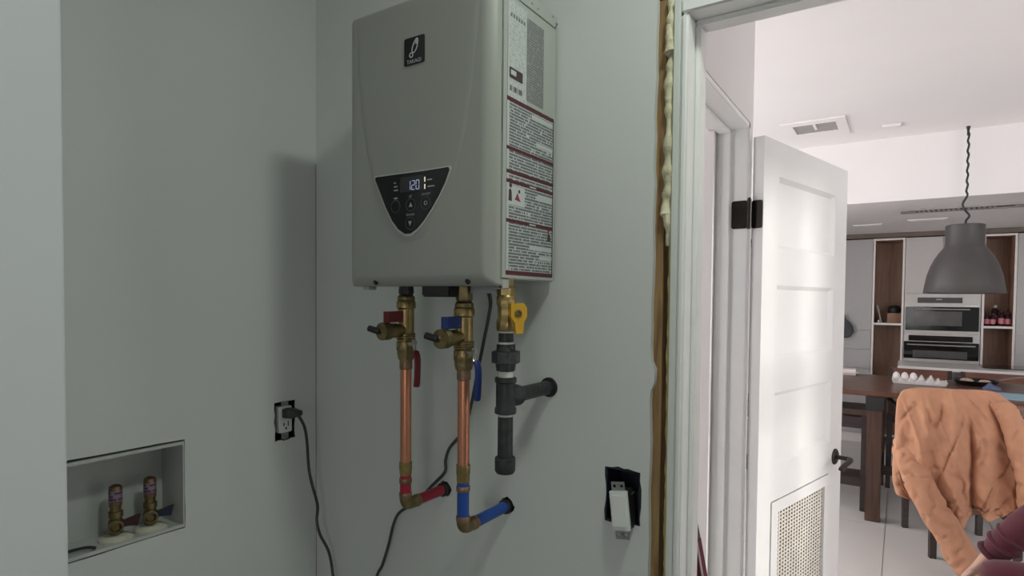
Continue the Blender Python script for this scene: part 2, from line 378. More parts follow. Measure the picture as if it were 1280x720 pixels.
# ================================================================== WATER HEATER
HX0, HX1, HZ0, HZ1, HF, HB = -.905, -.558, 1.533, 2.046, .797, .992
wh = T('water_heater', 'grey wall-hung tankless water heater with black control panel and warning stickers', 'water heater', (-.73, HB, HZ0))
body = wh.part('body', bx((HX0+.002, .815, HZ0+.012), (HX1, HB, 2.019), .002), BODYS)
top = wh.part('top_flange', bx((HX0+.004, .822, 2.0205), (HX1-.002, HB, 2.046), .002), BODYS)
for q in ((665, 4), (672.5, 11), (691, 21), (696, 30)):
    p = at(q[0], q[1], 0, HX1-.002); wh.part('rivet', lathe(B(), p+Vector((-.0005, 0, 0)), (1, 0, 0), [(0, .0024), (.001, .0022), (.0018, .001)], 10), SCREW, top)
def cv(ins, y, r): return [Vector((u, y, v)) for u, v in rrect(HX0+ins, HZ0+ins*.75, HX1-.002-ins, HZ1-ins*.5, r, 5)]
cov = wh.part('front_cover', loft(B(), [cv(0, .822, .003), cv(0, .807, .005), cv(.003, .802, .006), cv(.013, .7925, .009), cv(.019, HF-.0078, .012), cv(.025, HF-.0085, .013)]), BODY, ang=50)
CF = HF-.0085
pp = lambda x, y, pl=CF: at(x, y, 1, pl)
# raised shield on the cover
lft = [(446, 25), (447, 90), (452, 150), (459, 195), (466, 225)]; bot = [(478, 258), (492, 283), (505, 299), (515, 304), (528, 299), (545, 278)]; rgt = [(560, 245), (572, 208), (583, 160), (592, 100), (600, 30)]
out = [(p.x, p.z) for p in (pp(*q) for q in lft+bot+rgt)]
zt = HZ1-.02
out = [(out[0][0], zt)]+out[1:-1]+[(out[-1][0]+.004, zt)]
cx = sum(p[0] for p in out)/len(out); cz_ = 1.86
def shrink(k): return [Vector((cx+(u-cx)*(1-k), 0, v-.6*k*(v-cz_) if v < zt else v)) for u, v in out]
rings = []
for k, y in ((0, CF+.0006), (.03, CF-.0007), (.07, CF-.0014), (.13, CF-.0018)):
    rings.append([Vector((v.x, y, v.z)) for v in shrink(k)])
sh = wh.part('shield_panel', loft(B(), rings), BODY, cov, ang=60)
SF = CF-.0018
# control panel
pl = [(470.5, 222), (500, 218), (530, 214), (561, 209), (562.5, 212), (557, 228), (549, 245), (540, 261), (531, 275), (522, 286), (514, 292), (507, 292.5), (499, 287), (491, 276), (483, 259), (475, 238), (470, 225)]
pc_ = [(p.x, p.z) for p in (at(x, y, 1, SF) for x, y in pl)]
ccx = sum(p[0] for p in pc_)/len(pc_); ccz = sum(p[1] for p in pc_)/len(pc_)
rim = [(ccx+(u-ccx)*1.045, ccz+(v-ccz)*1.05-(.0015 if v < 1.70 else 0)) for u, v in pc_]
wh.part('panel_rim', prism(B(), rim, XZ(SF-.0012), .003), mat('panel_rim', (.50, .53, .50), .3), cov)
cp = wh.part('control_panel', prism(B(), pc_, XZ(SF-.0022), .003), GLOSSB, label='black glossy control panel')
PF = SF-.0024
def mark(bm, name, m_): return wh.part(name, bm, m_, cp, smooth=False)
ICON = mat('panel_print', (.35, .36, .36), .5); RING = mat('button_ring', (.05, .052, .053), .4)
DIG = emis('display_digits', (.55, .57, .85), .32); DIM = mat('display_window', (.035, .034, .040), .15)
AMB = emis('indicator_amber', (1, .82, .62), .5)
dw = [at(x, y, 1, PF) for x, y in ((500, 243), (531, 217))]
mark(prism(B(), rect(dw[0].x, dw[0].z+.003, dw[1].x-.002, dw[1].z-.001), XZ(PF), .0004), 'display', DIM)
def seg7(cx_, cz0, w, h, s):
    t = w*.14; S7 = {'a': rect(-w/2+t, h/2-t, w/2-t, h/2), 'd': rect(-w/2+t, -h/2, w/2-t, -h/2+t), 'g': rect(-w/2+t, -t/2, w/2-t, t/2), 'b': rect(w/2-t, t*.6, w/2, h/2-t*.6), 'c': rect(w/2-t, -h/2+t*.6, w/2, -t*.6), 'e': rect(-w/2, -h/2+t*.6, -w/2+t, -t*.6), 'f': rect(-w/2, t*.6, -w/2+t, h/2-t*.6)}
    bm = B()
    for c in s: prism(bm, [(cx_+u, cz0+v) for u, v in S7[c]], XZ(PF-.0004), .0003)
    return bm
dc = [at(x, y, 1, PF) for x, y in ((511, 232), (516.5, 231.3), (522, 230.5))]
for p, s in zip(dc, ('bc', 'abged', 'abcdef')): mark(seg7(p.x, p.z, .0080, .0165, s), 'display_digit', DIG)
for x, y in ((531, 224), (531, 233)):
    p = at(x, y, 1, PF); mark(prism(B(), rect(p.x-.0011, p.z-.0042, p.x+.0011, p.z+.0042), XZ(PF-.0002), .0003), 'indicator', AMB)
for x, y, w in ((537, 224.3, .011), (538.5, 232.5, .015), (493.5, 229, .004), (494.5, 233.5, .008), (495, 238, .010), (494.5, 248, .009)):
    p = at(x, y, 1, PF); mark(prism(B(), rect(p.x-w/2, p.z-.0012, p.x+w/2, p.z+.0012), XZ(PF), .0003), 'printed_word', ICON)
for x, y, s in ((513, 245.5, 'UP'), (513, 268.5, 'DOWN'), (532.5, 242.5, 'ON/OFF')):
    p = at(x, y, 1, PF); mark(text_bm(s, .0058, lambda u, v, p=p: Vector((p.x+u, PF-.0001, p.z+v))), 'printed_word', ICON)
for x, y, r_, ic in ((494.5, 258, .0115, ''), (513.3, 256, .0115, 'up'), (532, 253.5, .0115, 'pw'), (512.5, 279, .0115, 'dn')):
    p = at(x, y, 1, PF)
    mark(plate(B(), circ(p.x, p.z, r_, 24), [circ(p.x, p.z, r_-.0011, 24)], XZ(PF-.0001), .0003), 'button_ring', RING)
    if ic in ('up', 'dn'):
        s = 1 if ic == 'up' else -1
        mark(prism(B(), [(p.x-.004, p.z-.0035*s), (p.x+.004, p.z-.0035*s), (p.x, p.z+.0045*s)], XZ(PF-.0002), .0003), 'arrow_icon', ICON)
    if ic == 'pw':
        mark(plate(B(), circ(p.x, p.z, .0038, 16), [circ(p.x, p.z, .0026, 16)], XZ(PF-.0002), .0003), 'power_icon', ICON)
# badge
q0, q1 = at(506, 50, 1, SF), at(531, 77, 1, SF); lz0 = at(506, 84, 1, SF).z; lz1 = q0.z
bz = ((lz0+lz1)/2); bw = q1.x-q0.x; bh = lz1-lz0
bd = wh.part('badge', prism(B(), rrect(q0.x, lz0, q1.x, lz1, .003), XZ(SF-.0014), .002), GLOSSB, cov, label='black badge with white emblem')
LOGO = mat('emblem_white', (.55, .57, .57), .4); BF = SF-.0016; bxc = (q0.x+q1.x)/2
def bdm(bm): return wh.part('emblem', bm, LOGO, cov, smooth=False)
def ell(cx_, cz0, a, b, th, n=28):
    o_ = []
    for k in range(n):
        t = 2*math.pi*k/n; u, v = a*math.cos(t), b*math.sin(t)*(1+.15*math.sin(t)); o_.append((cx_+u*math.cos(th)-v*math.sin(th), cz0+u*math.sin(th)+v*math.cos(th)))
    return o_
lc = (bxc+.0015, bz+.0065)
bdm(plate(B(), ell(lc[0], lc[1], .0062, .0135, R(-24)), [ell(lc[0]-.0002, lc[1]-.0008, .0038, .0102, R(-24))], XZ(BF), .0004))
bdm(prism(B(), ell(lc[0]+.0042, lc[1]+.0070, .0018, .0048, R(-30)), XZ(BF-.0001), .0004))
bdm(plate(B(), circ(bxc-.0068, bz-.0068, .0048, 20), [circ(bxc-.0068, bz-.0068, .0028, 20)], XZ(BF-.0001), .0004))
bdm(text_bm('TAKAGI', .0095, lambda u, v: Vector((bxc+u, BF-.0002, bz-.0185+v))))
# cover screws
for x in (471, 586):
    p = at(x, 352, 1, HF); wh.part('screw', lathe(B(), Vector((p.x, .7950, HZ0+.0075)), (0, -1, -.45), [(0, .0052), (.0022, .0050), (.0032, .0028), (.0022, .0016)], 14), mat('dark_screw', (.06, .06, .058), .4, .8), cov)
# underside brackets
wh.part('bottom_tab', bx((HX0+.018, .815, HZ0-.006), (HX0+.036, .835, HZ0+.012), .001), BODYS)
p = at(600, 362, 1, .85)
wh.part('bottom_bracket', bx((p.x-.022, .85, HZ0-.012), (p.x+.035, .858, HZ0+.013), .001), mat('galvanised', (.34, .36, .36), .4, .6))
wh.part('bottom_bracket', box(bx((HX1-.020, .822, HZ0-.005), (HX1-.002, .840, HZ0-.003), .0005), (HX1-.004, .822, HZ0-.005), (HX1-.002, .840, HZ0+.014)), BODYS)
wh.part('terminal_cover', bx((-.735, .815, HZ0-.019), (-.668, .862, HZ0+.013), .003), BLK, label='black terminal cover')
# side stickers
SX = HX1+.0004
def sy(x, y): p = at(x, y, 0, SX); return p.y, p.z
PAPER = (.52, .55, .54)
LAB = bpy.data.materials.new('x'); bpy.data.materials.remove(LAB)
TXT = printmat('sticker_print', PAPER, (.13, .14, .15), .0052, 230, .40)
TXT2 = printmat('grey_print', (.30, .315, .30), (.16, .17, .165), .0044, 300, .40)
TXT3 = printmat('rating_print', PAPER, (.42, .44, .44), .0062, 170, .50)
RBAR = mat('dark_red_print', (.085, .008, .015), .4, var=.1); WHT = mat('sticker_white', PAPER, .45, var=.02)
Y0, Y1 = .827, .984
zz = lambda x, y: at(x, y, 0, SX).z
zb = {'t': zz(633, 121), 'b2': zz(632, 182.5), 'b3': zz(631, 212), 'b4': zz(631, 224), 'b5': zz(630, 274), 'e': zz(629, 340)}
st = wh.part('warning_sticker', prism(B(), rect(Y0, zb['e']-.002, Y1, zb['t']+.004), YZ(SX+.0002), .0004), TXT, body, label='white warning sticker with dark red bars')
def sp(name, u0, v0, u1, v1, m_, d=.0004): return wh.part(name, prism(B(), rect(u0, v0, u1, v1), YZ(SX+d), .0004), m_, body, smooth=False)
for k, h in (('t', .0034), ('b2', .003), ('b3', .003), ('b4', .003), ('b5', .003), ('e', .0036)): sp('sticker_bar', Y0, zb[k]-h, Y1, zb[k]+h, RBAR)
sp('sticker_edge', Y1-.003, zb['e'], Y1, zb['t'], mat('sticker_black', (.05, .02, .025), .4))
for a, b in (('t', 'b2'), ('b2', 'b3'), ('b3', 'b4'), ('b4', 'b5'), ('b5', 'e')):
    sp('sticker_margin', Y0, zb[b]+.003, Y0+.007, zb[a]-.003, WHT, .0003)
    for _ in range(2):
        if zb[a]-zb[b] > .05:
            zc_ = random.uniform(zb[b]+.012, zb[a]-.012); sp('sticker_blank', random.uniform(.9, .94), zc_, Y1-.004, zc_+.007, WHT, .0003+.00006*(_+1))
for kk in ('b4', 'b5'): sp('sticker_mark', .90, zb[kk]-.0012, .922, zb[kk]+.0012, WHT, .0006)
INK = mat('sticker_ink', (.05, .03, .035), .5); INKR = mat('sticker_red_ink', (.28, .03, .05), .5)
pz = (zb['b4']+zb['b5'])/2
sp('pictogram_ground', Y0+.001, pz-.006, .884, zb['b4']-.006, WHT, .0004)
def pict(poly, m_): wh.part('pictogram', prism(B(), poly, YZ(SX+.0007), .0004), m_, body, smooth=False)
pict([(.833, pz), (.843, pz), (.842, pz+.016), (.839, pz+.021), (.834, pz+.018)], INK); pict(circ(.839, pz+.026, .004, 12), INK)
pict([(.852, pz+.004), (.870, pz+.002), (.864, pz+.010), (.860, pz+.016), (.856, pz+.009)], INKR); pict(circ(.866, pz+.019, .003, 12), INK)
z5 = zb['b5']-.024
pict([(.964, z5), (.975, z5), (.973, z5+.012), (.966, z5+.015)], INK); pict(circ(.968, z5+.019, .0035, 12), INKR)
# rating plate + grey print
rz0, rz1 = zb['t']+.004, zz(633, -6)
ry1 = .886
wh.part('rating_plate', prism(B(), rect(Y0+.001, rz0, ry1, rz1), YZ(SX+.0002), .0004), TXT3, body, label='white rating plate')
wh.part('printed_notice', prism(B(), rect(ry1+.002, zb['t']+.012, .945, zz(658, 21)), YZ(SX+.0001), .0004), TXT2, body, label='grey printed notice')
sp('plate_border', ry1-.003, rz0, ry1, rz1, WHT); sp('plate_border', Y0+.001, rz0, Y0+.005, rz1, WHT)
for v in (zz(633, 11),):
    for k in range(6): sp('plate_mark', Y0+.009+k*.008, v-.006, Y0+.0135+k*.008, v, mat('plate_ink', (.14, .15, .16), .5))
v0 = zz(636, 88)
wh.part('certification_mark', prism(B(), rrect(Y0+.006, v0-.010, Y0+.047, v0+.008, .002), YZ(SX+.0005), .0004), INK, body)
sp('certification_mark', Y0+.010, v0-.004, Y0+.026, v0+.004, WHT, .0009)
for k in range(10): sp('barcode_bar', Y0+.008+k*.004, v0-.031, Y0+.008+k*.004+(.0028 if k in (0, 3, 4, 7, 8) else .0012), v0-.022, INK)
# ================================================================== PIPES AND VALVES
def zpx(x, y, P): return at(x, y, 1, P).z
def stack(t, name, m_, x, y, segs, seg=20, parent=None, label=None):
    """segs: list of (z, r) going down"""
    zt_ = segs[0][0]
    return t.part(name, lathe(B(), (x, y, zt_), (0, 0, -1), [(zt_-z, r) for z, r in segs], seg), m_, parent, label)
def water_line(x, y, zof, hue, vin, pex, lab, ys, wallp, block):
    t = T(hue+'_water_line', lab, 'water pipe', (x, y, ys['elbow']-.02))
    Z = lambda k: ys[k]
    stack(t, 'inlet_nut', BLK if block is None else BRASSD, x, y, [(HZ0+.012, .014), (Z('nut0')+.002, .0155), (Z('nut0'), .0155), (Z('nut0')-.006, .012)], 6)
    stack(t, 'union_nut', BRASSD, x, y, [(Z('nut0')-.004, .013), (Z('nut0')-.008, .017), (Z('nut0')-.014, .0175), (Z('nut0')-.017, .0155), (Z('nut0')-.020, .0155), (Z('nut0')-.022, .0185), (Z('body0')-.003, .0185)], 24)
    vb = stack(t, 'valve_body', BRASS, x, y, [(Z('body0'), .0175), (Z('body0')-.002, .019), (Z('body0')-.014, .019), (Z('body0')-.017, .016), (Z('port')-.022, .016), (Z('port')-.024, .0178), (Z('low')-.001, .0178)], 24)
    stack(t, 'lower_nut', BRASSD, x, y, [(Z('low')+.010, .018), (Z('low')+.009, .0188), (Z('low')-.008, .0188), (Z('low')-.010, .0175), (Z('low')-.016, .0175), (Z('bot'), .0150)], 8)
    for s_ in range(3): t.part('thread_ring', lathe(B(), (x, y, Z('low')+.022-s_*.005), (0, 0, 1), [(0, .0178), (.001, .0188), (.003, .0188), (.004, .0178)], 20), BRASSD, vb)
    # service port towards the room, with its cap and black strap tail
    pd = Vector((-.10, -1, -.02)).normalized(); p0 = Vector((x, y, Z('port')))
    t.part('service_port', lathe(B(), p0, pd, [(0, .0125), (.022, .0125), (.026, .0145), (.045, .0145)], 20), BRASS, vb)
    cap = t.part('service_cap', lathe(B(), p0+pd*.043, pd, [(0, .0165), (.002, .0175), (.006, .0165), (.008, .0175), (.012, .0165), (.014, .0175), (.019, .0170), (.020, .0085), (.021, .0060), (.024, .0052)], 18), BRASSD, vb)
    pe = p0+pd*.066
    t.part('cap_strap', tube(B(), [pe, pe+Vector((-.010, -.004, .003)), pe+Vector((-.022, -.006, .006))], .0062, 8, 3), BLK)
    # top handle: small flat T handle above the port
    hz = Z('port')+.0275
    h = t.part('drain_handle', loft(B(), [[p0+pd*(.0+a)+Vector((b*.0075, 0, hz-p0.z+c)) for b, c in ((-1, -.0105), (1, -.0105), (1, .0105), (-1, .0105))] for a in (-.006, -.002, .044, .050)]), vin)
    t.part('handle_stem', cyl(p0+pd*.012+Vector((0, 0, .008)), p0+pd*.012+Vector((0, 0, .022)), .0055, 12), BRASS)
    # main lever on the right of the body, hanging down
    lv = Vector((x+.024, y-.006, Z('pivot')))
    t.part('lever_stem', lathe(B(), Vector((x+.010, y-.006, Z('pivot'))), (1, 0, 0), [(0, .007), (.016, .007), (.0165, .0055), (.021, .0055)], 6), STEEL)
    lp = lv+Vector((.004, 0, 0)); zl = Z('lever')
    t.part('lever_strap', tube(B(), [lp+Vector((-.001, 0, .006)), lp, lp+Vector((.003, -.002, -.014)), lp+Vector((.009, -.004, -.022))], .0052, 8, 4, .35), STEEL)
    t.part('lever_grip', tube(B(), [lp+Vector((.006, -.003, -.016)), lp+Vector((.011, -.004, -.026)), lp+Vector((.013, -.005, -.040)), Vector((lp.x+.012, lp.y-.005, zl+.012)), Vector((lp.x+.010, lp.y-.005, zl))], lambda q: .0072 if .04 < q < .97 else .0052, 10, 5, .62), vin)
    # copper
    stack(t, 'copper_socket', COPPERD, x, y, [(Z('bot')+.002, .0128), (Z('cu0')+.002, .0128), (Z('cu0'), .0112)], 20)
    stack(t, 'copper_pipe', COPPER, x, y, [(Z('cu0')+.004, .0111), (Z('cu1'), .0111)], 24)
    stack(t, 'pex_adapter', BRASS, x, y, [(Z('cu1')+.012, .0128), (Z('cu1')-.004, .0130), (Z('cu1')-.006, .0120), (Z('pex0')+.004, .0120), (Z('pex0'), .0105)], 20)
    stack(t, 'pex_sleeve', pex, x, y, [(Z('pex0')+.002, .0111), (Z('pex1'), .0111)], 20)
    for z in (Z('pex0')-.010, Z('pex1')+.007): stack(t, 'crimp_ring', COPPERD, x, y, [(z+.005, .0122), (z+.004, .0128), (z-.004, .0128), (z-.005, .0122)], 20)
    ze = Z('elbow')
    t.part('elbow', tube(B(), [(x, y, Z('pex1')+.004), (x, y, ze+.012), (x, y+.004, ze+.003), (x, y+.014, ze), (x, y+.03, ze)], .0118, 16, 4), BRASSD)
    w = Vector((x, D+.03, wallp.z)); e = Vector((x, y+.024, ze))
    t.part('pex_stub', cyl(e, w, .0111, 20), pex)
    t.part('crimp_ring', lathe(B(), e+Vector((0, .004, 0)), w-e, [(0, .0122), (.001, .0128), (.009, .0128), (.010, .0122)], 20), COPPERD)
    t.part('wall_sleeve', lathe(B(), Vector((x, D-.012, wallp.z)), (0, 1, 0), [(0, .0122), (.002, .0150), (.006, .0135), (.012, .0128), (.020, .0128)], 18), DARK if hue == 'hot' else BLK)
    return t
hx, hy = ph.x, .877; zf = lambda y: zpx(501, y, hy)
water_line(hx, hy, zf, 'hot', REDH, PEXR, 'copper hot water line with red handles ending in a red wall stub', dict(nut0=zf(366), body0=zf(376), port=zf(412), low=zf(432), bot=zf(449), pivot=zf(427), lever=zf(480), cu0=zf(461), cu1=zf(583), pex0=zf(593), pex1=zf(621), elbow=ph.z), ph, None)
cx_, cy_ = pc.x, .854; zg = lambda y: zpx(577, y, cy_)
water_line(cx_, cy_, zg, 'cold', BLUEH, PEXB, 'copper cold water line with blue handles ending in a blue wall stub', dict(nut0=zg(374), body0=zg(385), port=zg(421), low=zg(444), bot=zg(462), pivot=zg(438), lever=zg(497), cu0=zg(475), cu1=zg(588), pex0=zg(603), pex1=zg(652), elbow=pc.z), pc, 1)
# gas
gx, gy = pg.x, .850; zs = lambda y: zpx(631, y, gy)
g = T('gas_line', 'black iron gas pipe with yellow valve handle, tee and capped drip leg', 'gas pipe', (gx, gy, zs(590)))
stack(g, 'hex_nipple', BRASS, gx, gy, [(HZ0+.014, .0125), (zs(358), .0125), (zs(360), .0165), (zs(369), .0165), (zs(371), .013)], 6)
vb = stack(g, 'valve_body', BRASS, gx, gy, [(zs(369), .0150), (zs(371), .0172), (zs(380), .0172), (zs(384), .0150), (zs(398), .0150), (zs(401), .0172), (zs(412), .0172), (zs(414), .0150)], 8)
g.part('valve_stem', cyl((gx+.008, gy-.004, zs(392)), (gx+.030, gy-.010, zs(392)), .0062, 12), YEL)
hd = Vector((gx+.026, gy-.009, zs(391)))
hn = Vector((.82, -.57, 0)); ha, hb, _ = frame_of(hn); up = Vector((0, 0, 1)); side = up.cross(hn)
hp = [(-.013, .016), (.010, .017), (.016, .009), (.016, -.006), (.011, -.014), (.009, -.034), (-.004, -.034), (-.006, -.016), (-.013, -.006)]
hd_o = g.part('valve_handle', prism(B(), hp, lambda u, v, d: hd+side*u+up*v+hn*(.010-d), .009), YEL, label='yellow lever handle')
bmesh_ = lathe(B(), hd+hn*.009, hn, [(0, .0065), (.003, .0065), (.0035, .004), (.001, .003)], 12); g.part('handle_screw', bmesh_, BRASSD, hd_o)
stack(g, 'thread_tape', TAPE, gx, gy, [(zs(412), .0137), (zs(416), .0137)], 20)
stack(g, 'pipe_nipple', IRON, gx, gy, [(zs(415), .0133), (zs(432), .0133)], 20)
stack(g, 'thread_tape', TAPE, gx, gy, [(zs(427.5), .0138), (zs(430.5), .0138)], 20)
un = stack(g, 'union', IRON, gx, gy, [(zs(430), .0150), (zs(431), .0165), (zs(437), .0165), (zs(438.5), .0180)], 18)
stack(g, 'union_nut', IRON, gx, gy, [(zs(438), .0200), (zs(439), .0252), (zs(453), .0252), (zs(454), .0200)], 8)
stack(g, 'union_end', IRON, gx, gy, [(zs(453), .0180), (zs(455), .0180), (zs(463), .0165), (zs(464), .0140)], 8)
stack(g, 'thread_tape', TAPE, gx, gy, [(zs(463), .0138), (zs(472), .0136)], 20)
te = stack(g, 'tee', IRON, gx, gy, [(zs(471), .0165), (zs(472), .0190), (zs(477), .0190), (zs(478.5), .0170), (zs(508), .0170), (zs(510), .0190), (zs(516), .0190), (zs(517), .0165)], 22)
zb_ = pg.z
g.part('tee_branch', lathe(B(), (gx, gy, zb_), (0, 1, 0), [(0, .016), (.026, .017), (.030, .0190), (.036, .0190), (.037, .0165)], 22), IRON, te)
g.part('wall_nipple', cyl((gx, gy+.03, zb_), (gx, D+.03, zb_), .0133, 20), IRON)
g.part('wall_flange', lathe(B(), (gx, D-.004, zb_), (0, 1, 0), [(0, .0138), (.001, .0185), (.004, .0195), (.006, .0150)], 20), BLK)
stack(g, 'thread_tape', TAPE, gx, gy, [(zs(516), .0138), (zs(520), .0136)], 20)
stack(g, 'drip_leg', IRON, gx, gy, [(zs(516), .0133), (zs(574), .0133)], 20)
stack(g, 'pipe_cap', IRON, gx, gy, [(zs(570), .0150), (zs(571.5), .0178), (zs(575), .0182), (zs(588), .0178), (zs(591), .0150)], 20)
# ================================================================== POWER CORD
q = lambda x, y, pl: at(x, y, 1, pl)
l_ = lambda x, y, pl=LX+.03: at(x, y, 0, pl)
cord = [(-.625, .86, HZ0+.012), q(613, 375, .87), q(611, 395, .90), q(605, 425, .94), q(597, 465, .965), q(588, 510, .975), q(577, 541, .982), q(562, 560, .985), q(557, 575, .986), q(556, 590, .986), q(541, 606, .985), q(520, 628, .984), q(500, 640, .984), q(492, 655, .984), q(486, 680, .984), q(478, 706, .983), q(470, 725, .982),
        q(461, 790, .972), (-1.00, .94, .55), (-1.08, .90, .48), (-1.16, .90, .55), l_(418, 745, LX+.10), l_(416, 718, LX+.085), l_(411, 690, LX+.075), l_(400, 668, LX+.06), l_(396, 650, LX+.05), l_(397, 632, LX+.05), l_(390, 605, LX+.045), l_(386, 585, LX+.04), l_(384, 555, LX+.042), l_(381, 535, LX+.045), l_(374, 521, LX+.046), l_(368, 516, LX+.036)]
pcd = T('power_cord', 'dark grey power cord from the heater plugged into the alcove outlet', 'cord', (-1.0, .95, .48))
pcd.part('cable', tube(B(), cord, .0036, 8, 5), CORD)
pa, pb = l_(357, 515, LX), l_(367, 516, LX+.034)
pn = at(358.5, 515.5, 0, LX+.006)
pcd.part('plug', loft(B(), [[Vector((LX+.006+d, pn.y+w*a+s, pn.z+h*b)) for a, b in ((-1, -1), (-.2, -1.25), (1, -.9), (1.2, 0), (1, .9), (-.2, 1), (-1, .8))] for d, w, h, s in ((0, .0125, .0115, 0), (.018, .0120, .0110, .001), (.026, .0075, .0085, .008), (.034, .005, .006, .014))]), CORD)
# outlet
ot = T('electrical_outlet', 'white duplex outlet in a dark uncovered wall box in the alcove', 'outlet', (LX, (o0.y+o1.y)/2, o1.z))
oy0, oz0 = o0.y, o1.z; oy1, oz1 = o1.y, o0.z
bm = B()
for a, b in (((LX-.06, oy0-.002, oz0-.002), (LX-.0008, oy0+.0025, oz1+.002)), ((LX-.06, oy1-.0025, oz0-.002), (LX-.0008, oy1+.002, oz1+.002)), ((LX-.06, oy0-.002, oz0-.002), (LX-.0008, oy1+.002, oz0+.0025)), ((LX-.06, oy0-.002, oz1-.0025), (LX-.0008, oy1+.002, oz1+.002)), ((LX-.062, oy0-.004, oz0-.004), (LX-.058, oy1+.004, oz1+.004))): box(bm, a, b)
ot.part('wall_box', bm, BLK)
r0_, r1_ = at(348.5, 509, 0, LX), at(364.5, 541, 0, LX)
ry0, ry1_, rz0_, rz1_ = r0_.y, r1_.y, at(348.5, 542, 0, LX).z, r0_.z
ry0 = max(ry0, oy0+.011)
rec = ot.part('receptacle', bx((LX-.03, ry0, rz0_), (LX+.003, ry1_, rz1_), .002), WPL)
ot.part('yoke', bx((LX-.004, (ry0+ry1_)/2-.010, oz0-.006), (LX-.001, (ry0+ry1_)/2+.010, oz1+.008), .0005), SCREW)
yc = (ry0+ry1_)/2; zr = rz0_+(rz1_-rz0_)*.27
for dy, dz, w, h in ((-.006, .003, .0022, .004), (.006, .004, .0016, .006), (0, -.007, .0028, .0028)):
    ot.part('slot', bx((LX+.0025, yc+dy-w/2-.0005, zr+dz-h), (LX+.0034, yc+dy+w/2+.0005, zr+dz+h)), BLK, rec)
for zz_ in (oz1-.004, oz0+.004): ot.part('screw', lathe(B(), (LX-.001, yc, zz_), (1, 0, 0), [(0, .004), (.002, .0035), (.0025, .002)], 10), SCREW)
# switch dangling from its box
sb = T('wall_switch_box', 'dark blue plastic switch box sunk in the torn drywall near the stud', 'switch box', ((s0.x+s1.x)/2, D, s1.z))
bm = B(); a_, b_, c_, d_ = s0.x, s1.x, s1.z+.004, s0.z
for p0, p1 in (((a_-.002, D+.001, c_-.002), (a_+.003, D+.066, d_)), ((b_-.004, D+.001, c_-.002), (b_+.0015, D+.066, d_)), ((a_, D+.001, c_-.003), (b_, D+.066, c_+.003)), ((a_, D+.001, d_-.004), (b_, D+.066, d_+.002)), ((a_, D+.063, c_), (b_, D+.067, d_))): box(bm, p0, p1)
sb.part('box_shell', bm, BLUEBOX)
ss = T('light_switch', 'white rocker switch hanging tilted and loose out of its box', 'light switch', at(778, 640, 1, D-.012))
sc = at(776.5, 637, 1, D-.012); tl = R(9)
def sfn(u, v, d): return sc+Vector((u*math.cos(tl)+v*math.sin(tl)*-1*-1*.0+(-v)*math.sin(tl)*-1*0+v*math.sin(-tl), -.008+d+v*.10, v*math.cos(tl)+u*math.sin(tl)))
ss.part('switch_body', prism(B(), rect(-.0160, -.033, .0160, .033), lambda u, v, d: sfn(u, v, d+.002), .03), BLK)
fr_ = ss.part('switch_frame', prism(B(), rrect(-.0168, -.034, .0168, .034, .002), sfn, .005), WPL)
ss.part('rocker', prism(B(), rrect(-.0132, -.0265, .0132, .0265, .0015), lambda u, v, d: sfn(u, v, d-.003-.02*abs(v)), .005), WPL, fr_)
for s_ in (1, -1):
    ss.part('yoke_tab', plate(B(), rect(-.013, s_*.0345-(.0 if s_ > 0 else .015), .013, s_*.0345+(.015 if s_ > 0 else 0)), [circ(-.007, s_*.042, .0028, 10), circ(.007, s_*.042, .0028, 10)], lambda u, v, d: sfn(u, v, d+.003), .0015), SCREW)
    p = sfn(0, s_*.042, .003); ss.part('screw', lathe(B(), p, (0, -1, 0), [(-.004, .002), (0, .0035), (.002, .003)], 10), SCREW)
for k, (u, v) in enumerate(((-.010, .02), (.010, .015))):
    e = sfn(u, v, .02); ss.part('wire', tube(B(), [e, e+Vector((.006, .012, .012)), Vector((sc.x-.004+.012*k, D+.05, sc.z+.02))], .0022, 6, 4), mat('wire_black', (.02, .02, .02), .5) if k else mat('wire_white', (.4, .4, .38), .5))
# scar: torn drywall seam running from the box to the stud
p = at(790, 590, 1, D); p2 = at(815, 597, 1, D)
# ================================================================== LAUNDRY BOX
lb = T('laundry_outlet_box', 'white recessed washer outlet box set in the alcove wall', 'outlet box', (LX, (BOXY0+BOXY1)/2, BOXZ0))
LBM = mat('box_white', (.50, .52, .50), .5, var=.04)
BD = .085
bm = B()
for a, b in (((LX-BD-.002, BOXY0-.002, BOXZ0-.002), (LX-BD, BOXY1+.002, BOXZ1+.002)), ((LX-BD, BOXY0-.002, BOXZ0-.002), (LX+.0005, BOXY0, BOXZ1+.002)), ((LX-BD, BOXY1, BOXZ0-.002), (LX+.0005, BOXY1+.002, BOXZ1+.002)), ((LX-BD, BOXY0, BOXZ0-.002), (LX+.0005, BOXY1, BOXZ0)), ((LX-BD, BOXY0, BOXZ1), (LX+.0005, BOXY1, BOXZ1+.002))): box(bm, a, b)
lb.part('box_shell', bm, LBM)
lb.part('flange', plate(B(), rect(BOXY0-.001, BOXZ0-.0022, BOXY1+.0022, BOXZ1+.0022), [rect(BOXY0+.003, BOXZ0+.0045, BOXY1-.0005, BOXZ1-.004)], YZ(LX+.0022), .002), LBM)
